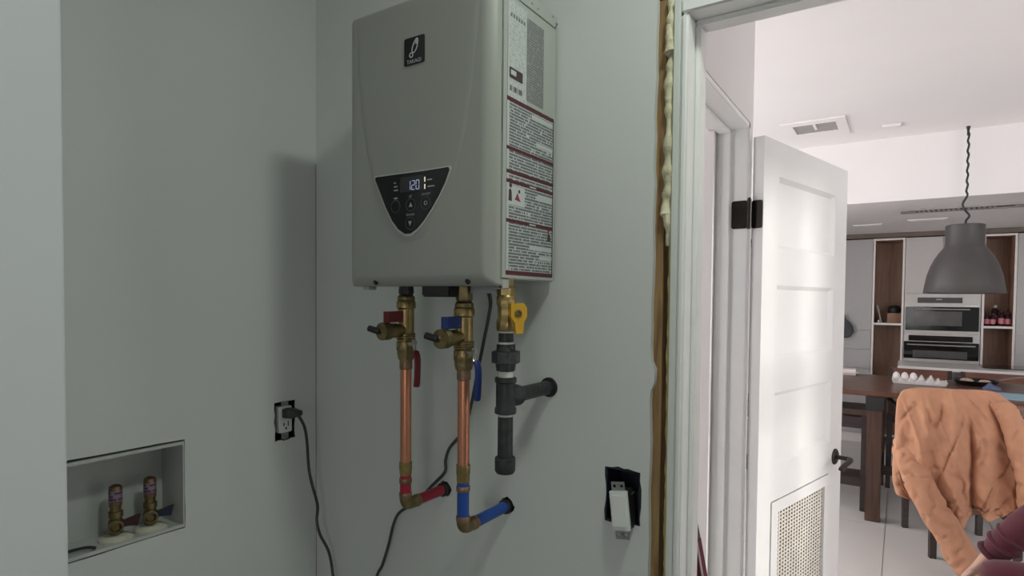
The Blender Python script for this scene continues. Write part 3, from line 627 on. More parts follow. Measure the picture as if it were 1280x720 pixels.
def box_valve(xp, yp, hue, lab):
    base = at(xp, yp, 2, BOXZ0+.004); f_ = at(xp, yp, 0, LX-.038); x, y = LX-.038, f_.y
    zb0 = BOXZ0
    t = T('washer_valve', lab, 'valve', (x, y, zb0), 'washer box valves')
    t.part('putty_base', lathe(B(), (x, y, zb0), (0, 0, 1), [(0, .031), (.004, .0300), (.008, .024), (.012, .0125)], 18), PUTTY, label='cream putty ring')
    vb = t.part('valve_body', lathe(B(), (x, y, zb0+.008), (0, 0, 1), [(0, .011), (.010, .011), (.012, .013), (.030, .013), (.033, .010), (.036, .010), (.037, .0125), (.048, .0125), (.050, .0095)], 18), BRASSD)
    t.part('valve_bonnet', lathe(B(), (x, y-.0, zb0+.030), (.92, -.38, 0), [(0, .0115), (.016, .0115), (.017, .0135), (.021, .0135), (.0215, .0095), (.016, .0080)], 18), BRASSD)
    hp_ = [(.004, .004), (.016, .0085), (.036, .0145), (.041, .0145), (.036, -.0065), (.020, -.0055), (.006, -.007)]
    dx = Vector((.45, .89, 0)); o_ = Vector((x+.012, y-.004, zb0+.034))
    t.part('handle', prism(B(), hp_, lambda u, v, d: o_+dx*u+Vector((0, 0, v))+Vector((.89, -.45, 0))*(.005-d), .005), hue)
    t.part('arrestor_fitting', lathe(B(), (x, y, zb0+.056), (0, 0, 1), [(0, .0105), (.010, .0105), (.011, .0118), (.016, .0118), (.017, .0105)], 8), BRASSD)
    t.part('hammer_arrestor', lathe(B(), (x, y, zb0+.070), (0, 0, 1), [(0, .0100), (.002, .0116), (.032, .0116), (.036, .0108), (.039, .006), (.040, .0015)], 20), COPPERD)
    t.part('arrestor_label', lathe(B(), (x, y, zb0+.076), (0, 0, 1), [(0, .0117), (.0002, .0119), (.0216, .0119), (.0218, .0117)], 20), printmat('arrestor_print', (.20, .19, .26), (.13, .03, .045), .006, 150, .42), label='printed wrap')
box_valve(145, 672, mat('dark_red_handle', (.045, .012, .013), .5), 'brass washer valve with dark red handle and capped copper arrestor')
box_valve(188, 660, mat('dark_blue_handle', (.012, .016, .042), .5), 'brass washer valve with blue handle and capped copper arrestor')
single('loose_wire', tube(B(), [Vector((LX-.02, BOXY0+.045, BOXZ0+.003)), Vector((LX-.03, BOXY0+.075, BOXZ0+.006)), Vector((LX-.02, BOXY0+.105, BOXZ0+.0075)), Vector((LX-.012, BOXY0+.118, BOXZ0+.004))], .003, 8, 5), BLK, 'short black wire lying on the floor of the washer box', 'wire')
# laundry ceiling lamp (above the picture)
cl = T('ceiling_lamp', 'round white ceiling lamp above the heater room', 'lamp', (LAMP.x, LAMP.y, CZ-.035))
cl.part('base', lathe(B(), (LAMP.x, LAMP.y, CZ), (0, 0, -1), [(0, .13), (.012, .13), (.016, .12)], 32), TRIM)
cl.part('diffuser', lathe(B(), (LAMP.x, LAMP.y, CZ-.014), (0, 0, -1), [(0, .115), (.010, .112), (.018, .09), (.021, .04)], 32), emis('lamp_diffuser', (.93, 1, .95), 2))
la = bpy.data.lights.new('ceiling_lamp_light', 'AREA'); la.shape = 'DISK'; la.size = .2; la.energy = LAMP_W; la.color = (.91, 1, .89)
lo = bpy.data.objects.new('ceiling_lamp_light', la); C.objects.link(lo); lo.parent = cl.o; lo.location = (0, 0, -.006)
# ================================================================== OPEN DOOR (paneled, louvered)
P0 = at(956, 169, 2, 2.03); P1 = at(1060, 214, 2, 2.03)
e = (P1-P0).normalized(); nrm = Vector((e.y, -e.x, 0)); DWD = (P1-P0).length
dr = T('panel_door', 'white paneled door swung open with a mesh vent and bronze lever', 'door', (P0.x, P0.y, 0))
dfn = lambda u, v, d: Vector((P0.x, P0.y, 0))+e*u-nrm*d+Vector((0, 0, v))
pan = [(.112, .612, 1.685, 1.918), (.110, .611, 1.323, 1.565), (.110, .613, .970, 1.211), (.098, .602, .25, .851)]
holes = [rect(a, c, b, d) for a, b, c, d in pan]
dr.part('door_frame', plate(B(), rect(0, .012, DWD, 2.03), holes, dfn, .035), DOORW)
for a, b, c, d in pan[:3]:
    bm = B(); o4 = [bm.verts.new(dfn(u, v, .0006)) for u, v in rect(a, c, b, d)]; i4 = [bm.verts.new(dfn(u, v, .013)) for u, v in rect(a+.022, c+.014, b-.022, d-.014)]
    k4 = [bm.verts.new(dfn(u, v, .030)) for u, v in rect(a, c, b, d)]
    for k in range(4): bm.faces.new((o4[k], o4[(k+1) % 4], i4[(k+1) % 4], i4[k])); bm.faces.new((o4[k], o4[(k+1) % 4], k4[(k+1) % 4], k4[k]))
    bm.faces.new(i4); bm.faces.new(k4); dr.part('panel', bm, DOORW, smooth=False)
a, b, c, d = pan[3]
dr.part('vent_frame', plate(B(), rect(a+.003, c+.003, b-.003, d-.003), [rect(a+.052, c+.05, b-.042, d-.042)], lambda u, v, k: dfn(u, v, k-.004), .03), DOORW)
va, vb_, vc, vd = a+.052, b-.042, c+.05, d-.042
GR = mat('vent_cane', (.74, .69, .62), .6, var=.08); gu, gw, su, swd = .0225, .0130, .0095, .0062
for k in range(int((vb_-va)/gu)):
    u = va+k*gu+gu*.3; dr.part('vent_slat', prism(B(), rect(u, vc, u+su, vd), lambda uu, v, kk: dfn(uu, v, kk+.006), .0015), GR)
for k in range(int((vd-vc)/gw)):
    v = vc+k*gw+gw*.3; dr.part('vent_slat', prism(B(), rect(va, v, vb_, v+swd), lambda uu, vv, kk: dfn(uu, vv, kk+.0068), .0015), GR)
dr.part('vent_backing', prism(B(), rect(va-.004, vc-.004, vb_+.004, vd+.004), lambda u, v, k: dfn(u, v, k+.021), .002), mat('vent_backing', (.075, .05, .038), .8))
kz, ku = .905, .664
rs = dr.part('rosette', lathe(B(), dfn(ku, kz, 0), nrm, [(0, .031), (.004, .031), (.008, .026), (.010, .012)], 24), BRONZE)
stp = dfn(ku, kz, 0)
lvr = [stp+nrm*.008, stp+nrm*.045, stp+nrm*.058-e*.006, stp+nrm*.062-e*.03+Vector((0, 0, -.004)), stp+nrm*.060-e*.075+Vector((0, 0, -.012)), stp+nrm*.058-e*.10+Vector((0, 0, -.022))]
dr.part('lever_handle', tube(B(), lvr, lambda t: .0125-.002*t, 12, 5, .7), BRONZE, label='dark bronze lever')
rs2 = dr.part('rosette', lathe(B(), dfn(ku, kz, .035), -nrm, [(0, .031), (.004, .031), (.008, .026), (.010, .012)], 24), BRONZE)
dr.part('knob_stem', cyl(dfn(ku, kz, .035), dfn(ku, kz, .09), .009, 12), BRONZE)
# hinges: one leaf on the jamb, one on the door edge
hzs = [(at(934, 286, 1, FJ).z+at(934, 250, 1, FJ).z)/2, .28]
for hz in hzs:
    hg = T('door_hinge', 'black steel hinge high on the open paneled door, beside its top panel' if hz > 1 else 'black steel hinge low on the open paneled door, beside its mesh vent', 'hinge', (-.412, FJ, hz), 'door hinges')
    pn_ = Vector((-.413, FJ-.004, hz))
    hg.part('leaf', prism(B(), rrect(-.466, hz-.044, -.418, hz+.044, .007), XZ(FJ-.0025), .0025), BRONZE)
    edge_end = dfn(-.0028, hz, .031)
    dv = (Vector((P0.x, P0.y, hz))-Vector((-.409, FJ-.002, hz))); L2 = dv.length; dv.normalize()
    bk = -e
    p_a, p_b = dfn(-.0005, hz, .036), dfn(-.0005, hz, .002)
    lv_ = B(); plate(lv_, rrect(0, -.044, .034, .044, .006), [], lambda u, v, k: p_a+(p_b-p_a).normalized()*u-e*(.0025-k)+Vector((0, 0, v)), .0025)
    hg.part('leaf', lv_, BRONZE)
    kn = (Vector((-.418, FJ, hz))+p_a)/2+Vector((-.0, -.006, 0))
    hg.part('knuckle', lathe(B(), kn+Vector((0, 0, -.046)), (0, 0, 1), [(0, .004), (.001, .0068)]+[(.001+.0185*k+j, .0068 if j != .0 else .006) for k in range(1, 5) for j in (-.0005, 0, .0005)]+[(.092, .0068), (.094, .005), (.099, .0035)], 12), BRONZE)
# red piped panel standing inside the passage (ironing board)
ib = T('ironing_board', 'maroon ironing board with white piping standing behind the door frame', 'ironing board', (-.40, 1.30, 0))
def ibf(s, w, d): return Vector((-.425+w*.25, 1.30+w, s))
prof = []
top_z = 1.03
zz0 = lambda x, y: at(x, y, 1, 1.30)
tp, bt = zz0(871.5, 675), zz0(879, 722)
sl = (bt.x-tp.x)/(tp.z-bt.z)
oln = [(tp.x-.20, .0), (tp.x+sl*(tp.z-.55), .0), (tp.x+sl*(tp.z-.55), .55), (bt.x, bt.z), (tp.x, tp.z-.006), (tp.x-.004, tp.z), (tp.x-.05, tp.z+.012), (tp.x-.10, tp.z-.01), (tp.x-.20, .55)]
ib.part('cover', prism(B(), oln, XZ(1.30), .03), mat('maroon_cover', (.11, .008, .020), .8, var=.1, scale=30))
WP = mat('white_piping', (.55, .5, .49), .7)
ib.part('piping', tube(B(), [Vector((u, 1.298, v)) for u, v in ((tp.x+sl*(tp.z-.55), .05), (tp.x+sl*(tp.z-.55), .55), (bt.x, bt.z), (tp.x, tp.z-.004), (tp.x-.012, tp.z))], .0022, 6), WP)
c0 = zz0(866, 637)
ib.part('cord_loop', tube(B(), [Vector((tp.x, 1.297, tp.z-.005)), zz0(870.5, 662), zz0(867.5, 645), c0, Vector((c0.x-.02, 1.30, c0.z-.01)), Vector((tp.x-.03, 1.30, tp.z))], .0016, 6, 4), WP)
ib.part('nose_cap', prism(B(), [(tp.x-.001, tp.z-.002), (tp.x-.03, tp.z-.002), (tp.x-.03, tp.z+.05), (tp.x-.012, tp.z+.05)], XZ(1.302), .026), BLK)
# ================================================================== KITCHEN CABINETS
CABW = mat('cabinet_white', (.58, .55, .54), .35, var=.015); CABB = mat('cabinet_bluegrey', (.455, .445, .445), .35, var=.015)
EDGEW = mat('edge_band', (.80, .75, .73), .4, var=.01); NICHE = woodmat('niche_wood', (.33, .20, .14), (.42, .265, .19), .5, 'Z', 4)
VAL = woodmat('valance_wood', (.13, .10, .08), (.20, .15, .12), .5, 'X', 4)
TOPZ = 2.19; CB = 8.0
struct('trim_3', bx((KX0, CABY-.02, TOPZ+.008), (KX1, CB, C2), .002), VAL)
def tallcab(x0_, x1_, label, splits, m_, name='tall_cabinet'):
    t = T(name, label, 'cabinet', ((x0_+x1_)/2, CABY, 0))
    t.part('body', bx((x0_+.002, CABY+.022, .0), (x1_-.002, CB, TOPZ)), EDGEW)
    zs_ = [.10]+splits+[TOPZ]
    for a, b in zip(zs_, zs_[1:]):
        t.part('door_panel' if b-a > .4 else 'drawer_front', bx((x0_+.003, CABY, a+.0025), (x1_-.003, CABY+.02, b-.0025), .002), m_)
    t.part('plinth', bx((x0_+.003, CABY+.03, 0), (x1_-.003, CABY+.045, .098)), m_)
    return t
tallcab(-.86, -.272, 'blue-grey tall cabinet with wide drawers left of the open wooden niche', [.6, .805, 1.012, 1.22], CABB)
tallcab(-1.46, -.864, 'blue-grey tall cabinet hidden behind the open door', [1.22], CABB)
tallcab(.912, 1.55, 'blue-grey tall cabinet to the right of the jar niche', [.6, 1.012, 1.22], CABB)
def niche(x0_, x1_, sh, label):
    t = T('niche_cabinet', label, 'cabinet', ((x0_+x1_)/2, CABY, 0))
    t.part('back_panel', bx((x0_+.002, CABY+.36, .1), (x1_-.002, CABY+.38, TOPZ)), NICHE)
    for xx in (x0_+.001, x1_-.019):
        sd_ = t.part('side_panel', bx((xx, CABY+.004, 0), (xx+.018, CABY+.36, TOPZ)), NICHE)
        t.part('edge_band', bx((xx-.0005, CABY-.004, 0), (xx+.0185, CABY+.0035, TOPZ)), EDGEW, sd_)
    for zz_, th in ((TOPZ-.02, .02), (sh, .022), (.1, .02)):
        s_ = t.part('shelf', bx((x0_+.02, CABY+.004, zz_), (x1_-.02, CABY+.36, zz_+th)), NICHE)
        t.part('edge_band', bx((x0_+.02, CABY-.004, zz_), (x1_-.02, CABY+.0035, zz_+th)), EDGEW, s_)
    return t
SH1, SH2 = 1.278, 1.272
niche(-.272, .012, SH1, 'open wooden niche holding a box and a slanted board')
niche(.652, .912, SH2, 'open wooden niche holding jars with pink labels')
ov = T('oven_cabinet', 'white tall cabinet framing two built-in ovens', 'cabinet', (.33, CABY, 0))
ov.part('body', bx((.014, CABY+.022, 0), (.650, CB, TOPZ)), EDGEW)
ov.part('door_panel', bx((.016, CABY, 1.612), (.330, CABY+.02, TOPZ-.002), .002), CABW)
ov.part('door_panel', bx((.334, CABY, 1.612), (.648, CABY+.02, TOPZ-.002), .002), CABW)
ov.part('drawer_front', bx((.016, CABY, .10), (.648, CABY+.02, .905), .002), CABW)
OVW = mat('oven_white', (.62, .60, .58), .35); OVG = mat('oven_glass', (.008, .009, .010), .08, var=.1)
OVS = mat('oven_window', (.10, .095, .095), .15, var=.3, scale=5)
mw = T('microwave_oven', 'upper built-in oven with pale frame and wide dark window', 'oven', (.33, CABY, 1.2))
mw.part('frame', bx((.018, CABY-.004, 1.205), (.646, CABY+.02, 1.608), .002), OVW)
dp_ = mw.part('door', bx((.030, CABY-.022, 1.235), (.634, CABY-.006, 1.475), .004), OVG)
mw.part('door_window', bx((.10, CABY-.025, 1.285), (.50, CABY-.021, 1.43), .001), OVS, dp_)
mw.part('handle', cyl((.10, CABY-.05, 1.452), (.56, CABY-.05, 1.452), .007, 12), STEEL, dp_)
for xx in (.12, .54): mw.part('handle_post', cyl((xx, CABY-.05, 1.452), (xx, CABY-.02, 1.452), .005, 8), STEEL, dp_)
mw.part('control_strip', bx((.13, CABY-.010, 1.515), (.50, CABY-.003, 1.570), .001), mat('oven_strip', (.07, .06, .06), .3))
mw.part('display', bx((.285, CABY-.0115, 1.545), (.335, CABY-.009, 1.556)), mat('oven_display', (.4, .42, .42), .4))
mw.part('trim_bar', bx((.030, CABY-.012, 1.478), (.634, CABY-.004, 1.492)), STEEL)
wo = T('wall_oven', 'lower black built-in oven with long steel handle', 'oven', (.33, CABY, .91))
wo.part('frame', bx((.018, CABY-.004, .91), (.646, CABY+.02, 1.20), .002), OVW)
wo.part('control_strip', bx((.062, CABY-.012, 1.125), (.59, CABY-.003, 1.182), .001), OVG)
dp_ = wo.part('door', bx((.022, CABY-.024, .945), (.64, CABY-.006, 1.118), .004), OVG)
wo.part('handle', cyl((.05, CABY-.055, 1.088), (.61, CABY-.055, 1.088), .008, 12), STEEL, dp_)
for xx in (.08, .58): wo.part('handle_post', cyl((xx, CABY-.055, 1.088), (xx, CABY-.02, 1.088), .005, 8), STEEL, dp_)
wo.part('door_window', bx((.10, CABY-.027, .955), (.55, CABY-.023, 1.03), .001), OVS, dp_)
# niche contents
nb = CABY+.10
single('storage_box', loft(B(), [[Vector((-.135+s*a, nb+.02+s*b_, SH1+.022+h)) for a, b_ in ((0, 0), (.125, 0), (.125, .16), (0, .16))] for h, s in ((0, 1), (.10, 1.02), (.102, .96))]), mat('kraft_box', (.34, .20, .13), .7), 'brown cardboard box on the niche shelf', 'box')
single('black_case', loft(B(), [[Vector((-.072+.062*w*math.cos(a), nb+.10+.06*w*math.sin(a), SH1+.126+h)) for a in [2*math.pi*k/16 for k in range(16)]] for h, w in ((0, .9), (.02, 1), (.045, .98), (.07, .8), (.082, .45))]), BLK, 'black rounded case sitting on the brown box', 'case')
single('slanted_board', loft(B(), [[Vector((x_, nb+y_, SH1+.0225+z_)) for x_, z_ in ((-.192, 0), (-.182, 0), (-.222, .185), (-.232, .185))] for y_ in (0, .17)]), mat('board_white', (.55, .53, .52), .5), 'thin pale board leaning against the niche side', 'board')
single('small_tin', lathe(B(), (-.212, nb-.02, SH1+.022), (0, 0, 1), [(0, .016), (.002, .018), (.026, .018), (.028, .016)], 16), mat('tin', (.42, .42, .44), .3, .6), 'small pale tin beside the slanted board', 'tin')
PINK = mat('jar_label_pink', (.62, .22, .27), .5); JARD = mat('jar_dark_glass', (.045, .012, .018), .12); LIDB = mat('jar_lid', (.03, .02, .02), .4); LIDG = mat('bottle_pale', (.50, .46, .38), .4)
def jar(x_, y_, r_, h_, lid, lab, tall=False):
    t = T('jar', lab, 'jar', (x_, y_, SH2+.022), 'jars in the niche'); z_ = SH2+.022
    t.part('glass', lathe(B(), (x_, y_, z_), (0, 0, 1), [(0, r_*.9), (.004, r_), (h_*.72, r_), (h_*.82, r_*.6), (h_*.9, r_*.55)], 16), JARD)
    t.part('label', lathe(B(), (x_, y_, z_+h_*.15), (0, 0, 1), [(0, r_+.0003), (.0003, r_+.0008), (h_*.36, r_+.0008), (h_*.362, r_+.0003)], 16), PINK)
    t.part('lid', lathe(B(), (x_, y_, z_+h_*.86), (0, 0, 1), [(0, r_*.62), (.002, r_*.68), (h_*.13, r_*.68), (h_*.14, r_*.6)], 14), lid)
for i, (x_, dy_, r_, h_, lid) in enumerate(((.700, .02, .024, .13, LIDB), (.748, .02, .022, .125, LIDB), (.772, .11, .027, .205, LIDG), (.816, .03, .024, .15, LIDB), (.866, .02, .023, .14, LIDB))):
    jar(x_, CABY+.06+dy_, r_, h_, lid, 'tall dark bottle with pale cap among the pink-labelled jars' if i == 2 else 'small dark jar with pink label on the niche shelf')
# hanging dark bag by the left cabinet
p = at(1057, 410, 1, CABY-.06)
bgm = loft(B(), [[Vector((p.x-.03+.11*w*math.cos(a), CABY-.06+.05*w*math.sin(a), p.z+h)) for a in [2*math.pi*k/16 for k in range(16)]] for h, w in ((-.105, .45), (-.09, .75), (-.04, 1), (.02, .92), (.07, .6), (.10, .28), (.16, .12))])
single('hanging_bag', bgm, mat('bag_cloth', (.085, .088, .095), .85, var=.15), 'dark grey cloth bag hanging on the blue-grey cabinet', 'bag')
# ================================================================== ISLAND
ISZ = .95
isl = T('kitchen_island', 'white kitchen island in front of the ovens', 'island', (.9, 6.6, 0))
ix0 = at(1122, 457, 2, ISZ).x; iy0 = 6.33; iy1 = 6.95
isl.part('body', bx((ix0+.05, iy0+.25, .08), (1.9, iy1-.02, ISZ-.03), .003), CABW)
isl.part('plinth', bx((ix0+.08, iy0+.3, 0), (1.87, iy1-.06, .08)), CABW)
isl.part('countertop', bx((ix0, iy0, ISZ-.03), (1.95, iy1, ISZ), .004), mat('quartz', (.84, .81, .80), .25, var=.02))
single('cooktop', bx((.60, iy0+.22, ISZ+.0003), (1.15, iy1-.06, ISZ+.007), .002), OVG, 'flat black glass cooktop set on the white island', 'cooktop')
# ================================================================== TABLE AND SEATING
WD = woodmat('dark_walnut', (.075, .032, .020), (.16, .070, .040), .3, 'X', 3); WDZ = woodmat('dark_walnut_leg', (.050, .024, .017), (.105, .05, .032), .4, 'Z', 3)
ESP = woodmat('espresso_wood', (.022, .014, .013), (.045, .028, .024), .45, 'X', 4)
TZ, TY0, TY1, TX0, TX1 = .903, 4.746, 5.86, -.62, 1.62
tb = T('dining_table', 'counter-height dark walnut table under the grey pendant', 'table', (.5, 5.3, 0))
npl = 6
for k in range(npl):
    a = TY0+(TY1-TY0)*k/npl; b = TY0+(TY1-TY0)*(k+1)/npl
    tb.part('plank', bx((TX0, a+.0008, TZ-.034), (TX1, b-.0008, TZ), .002), WD)
for xx in (-.142, 1.14):
    for yy in (4.80, 5.80):
        tb.part('leg', bx((xx-.045, yy-.045, 0), (xx+.045, yy+.045, TZ-.035), .004), WDZ)
        tb.part('bracket', bx((xx-.055, yy-.055, TZ-.135), (xx+.055, yy+.055, TZ-.036), .003), BLK)
    tb.part('cross_beam', bx((xx-.03, 4.80, TZ-.115), (xx+.03, 5.80, TZ-.036), .003), ESP)
    tb.part('stretcher', bx((xx-.025, 4.84, .20), (xx+.025, 5.76, .27), .003), ESP)
tb.part('brace', tube(B(), [(-.09, 5.0, TZ-.05), (.10, 5.0, TZ-.22)], .011, 8), BLK)
tb.part('long_beam', bx((-.142, 5.27, .21), (1.14, 5.33, .27), .003), ESP)
bn = T('bench', 'dark espresso bench pushed under the walnut table', 'bench', (-.75, 5.1, 0))
bn.part('seat', bx((-1.3, 4.93, .700), (-.155, 5.26, .742), .004), WDZ)
bn.part('apron', bx((-1.26, 4.955, .60), (-.175, 4.975, .685), .002), ESP); bn.part('apron', bx((-1.26, 5.215, .60), (-.175, 5.235, .685), .002), ESP)
for xx in (-1.25, -.205):
    for yy in (4.97, 5.22): bn.part('leg', bx((xx-.022, yy-.022, 0), (xx+.022, yy+.022, .70), .003), ESP)
bn.part('stretcher', bx((-1.25, 4.96, .175), (-.205, 4.985, .235), .002), ESP); bn.part('stretcher', bx((-1.25, 5.205, .175), (-.205, 5.23, .235), .002), ESP)
def make_chair(loc, rz, label, grp):
    t = T('dining_chair', label, 'chair', (0, 0, 0), grp)           # built at origin, back on -Y
    W_, Dp, hgt = .42, .50, .935
    t.part('seat', bx((-W_/2-.01, .02, .60), (W_/2+.01, Dp+.02, .645), .012), WDZ)
    for s_ in (-1, 1):
        t.part('leg', loft(B(), [[Vector((s_*W_/2+a*w, b*w+oy, z_)) for a, b in ((-1, -1), (1, -1), (1, 1), (-1, 1))] for z_, w, oy in ((0, .017, 0), (.62, .02, .012), (.80, .018, .002), (hgt, .015, -.045))]), ESP)
        t.part('leg', loft(B(), [[Vector((s_*W_/2+a*w, Dp+b*w, z_)) for a, b in ((-1, -1), (1, -1), (1, 1), (-1, 1))] for z_, w in ((0, .016), (.60, .02))]), ESP)
        t.part('stretcher', bx((s_*W_/2-.01, .0, .22), (s_*W_/2+.01, Dp, .25), .002), ESP)
    t.part('back_rail', bx((-W_/2, -.056, hgt-.085), (W_/2, -.026, hgt), .006), woodmat('chair_rail_wood', (.14, .055, .038), (.22, .09, .06), .4, 'X', 4) if 'chair_rail_wood' not in MATS else MATS['chair_rail_wood'])
    t.part('back_rail', bx((-W_/2, -.030, .72), (W_/2, -.008, .77), .004), ESP)
    for k in range(4):
        x_ = -W_/2+W_*(k+1)/5; t.part('back_slat', loft(B(), [[Vector((x_+a*.016, y_+b*.006, z_)) for a, b in ((-1, -1), (1, -1), (1, 1), (-1, 1))] for z_, y_ in ((.76, -.018), (hgt-.08, -.038))]), ESP)
    t.part('front_rail', bx((-W_/2, Dp-.012, .54), (W_/2, Dp+.012, .60), .002), ESP)
    t.o.location = loc; t.o.rotation_euler = (0, 0, rz); return t.o
back_l = Vector((.183, 4.286, 0)); cdir = Vector((.963, .27, 0)); ccen = back_l+cdir*.21
ch = make_chair((ccen.x, ccen.y, 0), math.atan2(.27, .963), 'dark dining chair under the tan jacket', 'dining chairs')
ca = at(1150, 462, 1, 6.27); cb_ = at(1232, 464, 1, 6.27)
copytree(ch, (ca.x, 6.22, 0), R(180), 'reddish-brown dining chair across the table behind the egg carton', 'dining chairs')
copytree(ch, (cb_.x+.06, 6.22, 0), R(180), 'reddish-brown dining chair across the table behind the frying pan', 'dining chairs')
# ================================================================== PENDANT
LY = 5.03; lc_ = at(1204, 368, 1, LY); LXC = lc_.x; z0 = 1.580; rr = .227
SHD = mat('shade_grey', (.066, .061, .059), .42, var=.04)
pd_ = T('pendant_lamp', 'large dark grey dome pendant lamp on a twisted cord over the table', 'lamp', (LXC, LY, C1))
prof = [(0, .110), (.135, .110), (.140, .112), (.155, .122), (.18, .142), (.22, .166), (.27, .188), (.33, .207), (.40, .220), (.452, rr), (.456, rr+.004), (.458, rr-.002)]
inn = [(.45, rr-.006), (.40, .214), (.33, .200), (.27, .181), (.22, .158), (.16, .118), (.10, .105), (.004, .104)]
pd_.part('shade', lathe(B(), (LXC, LY, z0+.456), (0, 0, -1), prof+inn, 40), SHD)
pd_.part('cap', lathe(B(), (LXC, LY, z0+.456), (0, 0, 1), [(-.004, .106), (.002, .108), (.006, .100), (.008, .02)], 32), SHD)
pd_.part('bulb', lathe(B(), (LXC, LY, z0+.33), (0, 0, -1), [(0, .014), (.03, .016), (.06, .03), (.09, .034), (.115, .024), (.125, .006)], 18), mat('bulb_white', (.7, .7, .68), .3))
pd_.part('socket', cyl((LXC, LY, z0+.456), (LXC, LY, z0+.33), .02, 14), BLK)
zc0 = z0+.462
cp_ = [(LXC, LY, zc0), (LXC+.004, LY, zc0+.03), (LXC+.02, LY, zc0+.06), (LXC-.005, LY, zc0+.10), (LXC-.018, LY, zc0+.14), (LXC+.0, LY, zc0+.18)]
for k in range(1, 22): cp_.append((LXC+.003+.004*math.sin(k*2.1), LY+.004*math.cos(k*2.1), zc0+.18+(C1-.01-zc0-.18)*k/21))
pd_.part('cord', tube(B(), cp_, .0065, 8, 4), BLK)
pd_.part('ceiling_hook', lathe(B(), (LXC, LY, C1), (0, 0, -1), [(0, .012), (.004, .012), (.03, .007), (.06, .007)], 12), BLK)
# ================================================================== CEILING FITTINGS
cvn = T('ceiling_vent', 'square white ceiling vent with a grey slotted opening', 'vent', (-.50, 4.42, C1))
vq = [at(x, y, 2, C1) for x, y in ((983, 158), (1050, 148), (1056, 163), (992, 175))]
vx0, vx1, vy0, vy1 = -.70, -.30, 4.36, 4.82
vi = [at(x, y, 2, C1) for x, y in ((991, 158), (1045, 151), (1047, 161), (998, 166))]
iu0, iu1 = min(v.x for v in vi), max(v.x for v in vi); iv0, iv1 = vi[0].y-.02, vi[2].y
cvn.part('frame', plate(B(), rect(iu0-.07, iv0-.08, iu1+.06, iv1+.14), [rect(iu0, iv0, iu1, iv1)], lambda u, v, d: Vector((u, v, C1-.012+d)), .011), CEIL)
cvn.part('grille', prism(B(), rect(iu0-.004, iv0-.004, iu1+.004, iv1+.004), lambda u, v, d: Vector((u, v, C1-.004+d)), .0035), mat('vent_grey', (.36, .34, .33), .7))
cvn.part('divider', bx(((iu0+iu1)/2-.008, iv0, C1-.012), ((iu0+iu1)/2+.008, iv1-.09, C1-.005)), CEIL)
sk = [at(x, y, 2, C1) for x, y in ((1103, 158), (1127, 154))]
single('smoke_sensor', bx((sk[0].x, sk[0].y-.05, C1-.018), (sk[1].x, sk[0].y+.05, C1-.0005), .004), CEIL, 'flat white ceiling sensor beside the square vent', 'sensor')
gr = T('linear_diffuser', 'long grey slatted air diffuser in the dropped ceiling', 'vent', (.4, 5.7, C2))
ga, gb = at(1126, 264, 2, C2), at(1282, 254, 2, C2); gy0, gy1 = 5.60, 5.80
gr.part('frame', plate(B(), rect(ga.x, gy0, gb.x+.05, gy1), [rect(ga.x+.10, gy0+.03, gb.x-.05, gy1-.03)], lambda u, v, d: Vector((u, v, C2-.012+d)), .0115), mat('diffuser_grey', (.40, .38, .38), .5))
gr.part('cavity', prism(B(), rect(ga.x+.09, gy0+.02, gb.x-.04, gy1-.02), lambda u, v, d: Vector((u, v, C2-.0035+d)), .003), mat('diffuser_dark', (.13, .12, .12), .8))
n = 16
for k in range(n):
    u = ga.x+.105+(gb.x-.16-ga.x-.1)*k/n; gr.part('slat', prism(B(), [(u, gy0+.03), (u+.018, gy0+.03), (u+.034, gy1-.03), (u+.016, gy1-.03)], lambda uu, v, d: Vector((uu, v, C2-.0115+d)), .007), MATS['diffuser_grey'])
for (x_, y_, x2, lab, dk) in ((1134, 275.5, 1184, 'thin dark slot vent in the dropped ceiling above the ovens', (.10, .10, .10)), (1066, 282, 1103, 'faint grey slot vent in the dropped ceiling near the left cabinet', (.42, .40, .40))):
    a = at(x_, y_, 2, C2); b = at(x2, y_-2, 2, C2)
    t = T('slot_vent', lab, 'vent', (a.x, a.y, C2))
    t.part('frame', plate(B(), rect(a.x, a.y-.05, b.x, a.y+.05), [rect(a.x+.015, a.y-.025, b.x-.015, a.y+.025)], lambda u, v, d: Vector((u, v, C2-.008+d)), .0075), CEIL)
    t.part('slot', prism(B(), rect(a.x+.012, a.y-.028, b.x-.012, a.y+.028), lambda u, v, d: Vector((u, v, C2-.003+d)), .0025), mat('slot_'+str(x_), dk, .7))
# ================================================================== THINGS ON THE TABLE
CART = mat('egg_carton_pulp', (.66, .63, .62), .85, var=.05, scale=50); EGG = mat('egg_white', (.82, .79, .77), .45, var=.02)
ec0 = at(1116, 474, 2, TZ+.02); ex, ey, cpit = ec0.x+.022, 5.36, .058
ca_ = T('egg_carton', 'open pale pulp egg carton on the walnut table', 'egg carton', (ex+.15, ey, TZ))
bm = B(); nx, ny = 49, 17; gv = {}
for i in range(nx):
    for j in range(ny):
        u = -.028+i*(.346-.0)/(nx-1); v = -.03+j*.118/(ny-1)
        cu_x = math.cos(2*math.pi*(u)/cpit); cv_y = math.cos(2*math.pi*v/cpit)
        h = .030-.020*(.5+.5*cu_x)*(.5+.5*cv_y)+.022*max(0, -.2-cu_x)*max(0, -.2-cv_y)*1.5
        if i in (0, nx-1) or j in (0, ny-1): h = .027+.004*math.cos(2*math.pi*u/cpit)
        gv[i, j] = bm.verts.new((ex+u, ey+v, TZ+.004+h))
for i in range(nx-1):
    for j in range(ny-1): bm.faces.new((gv[i, j], gv[i+1, j], gv[i+1, j+1], gv[i, j+1]))
lowr = {}
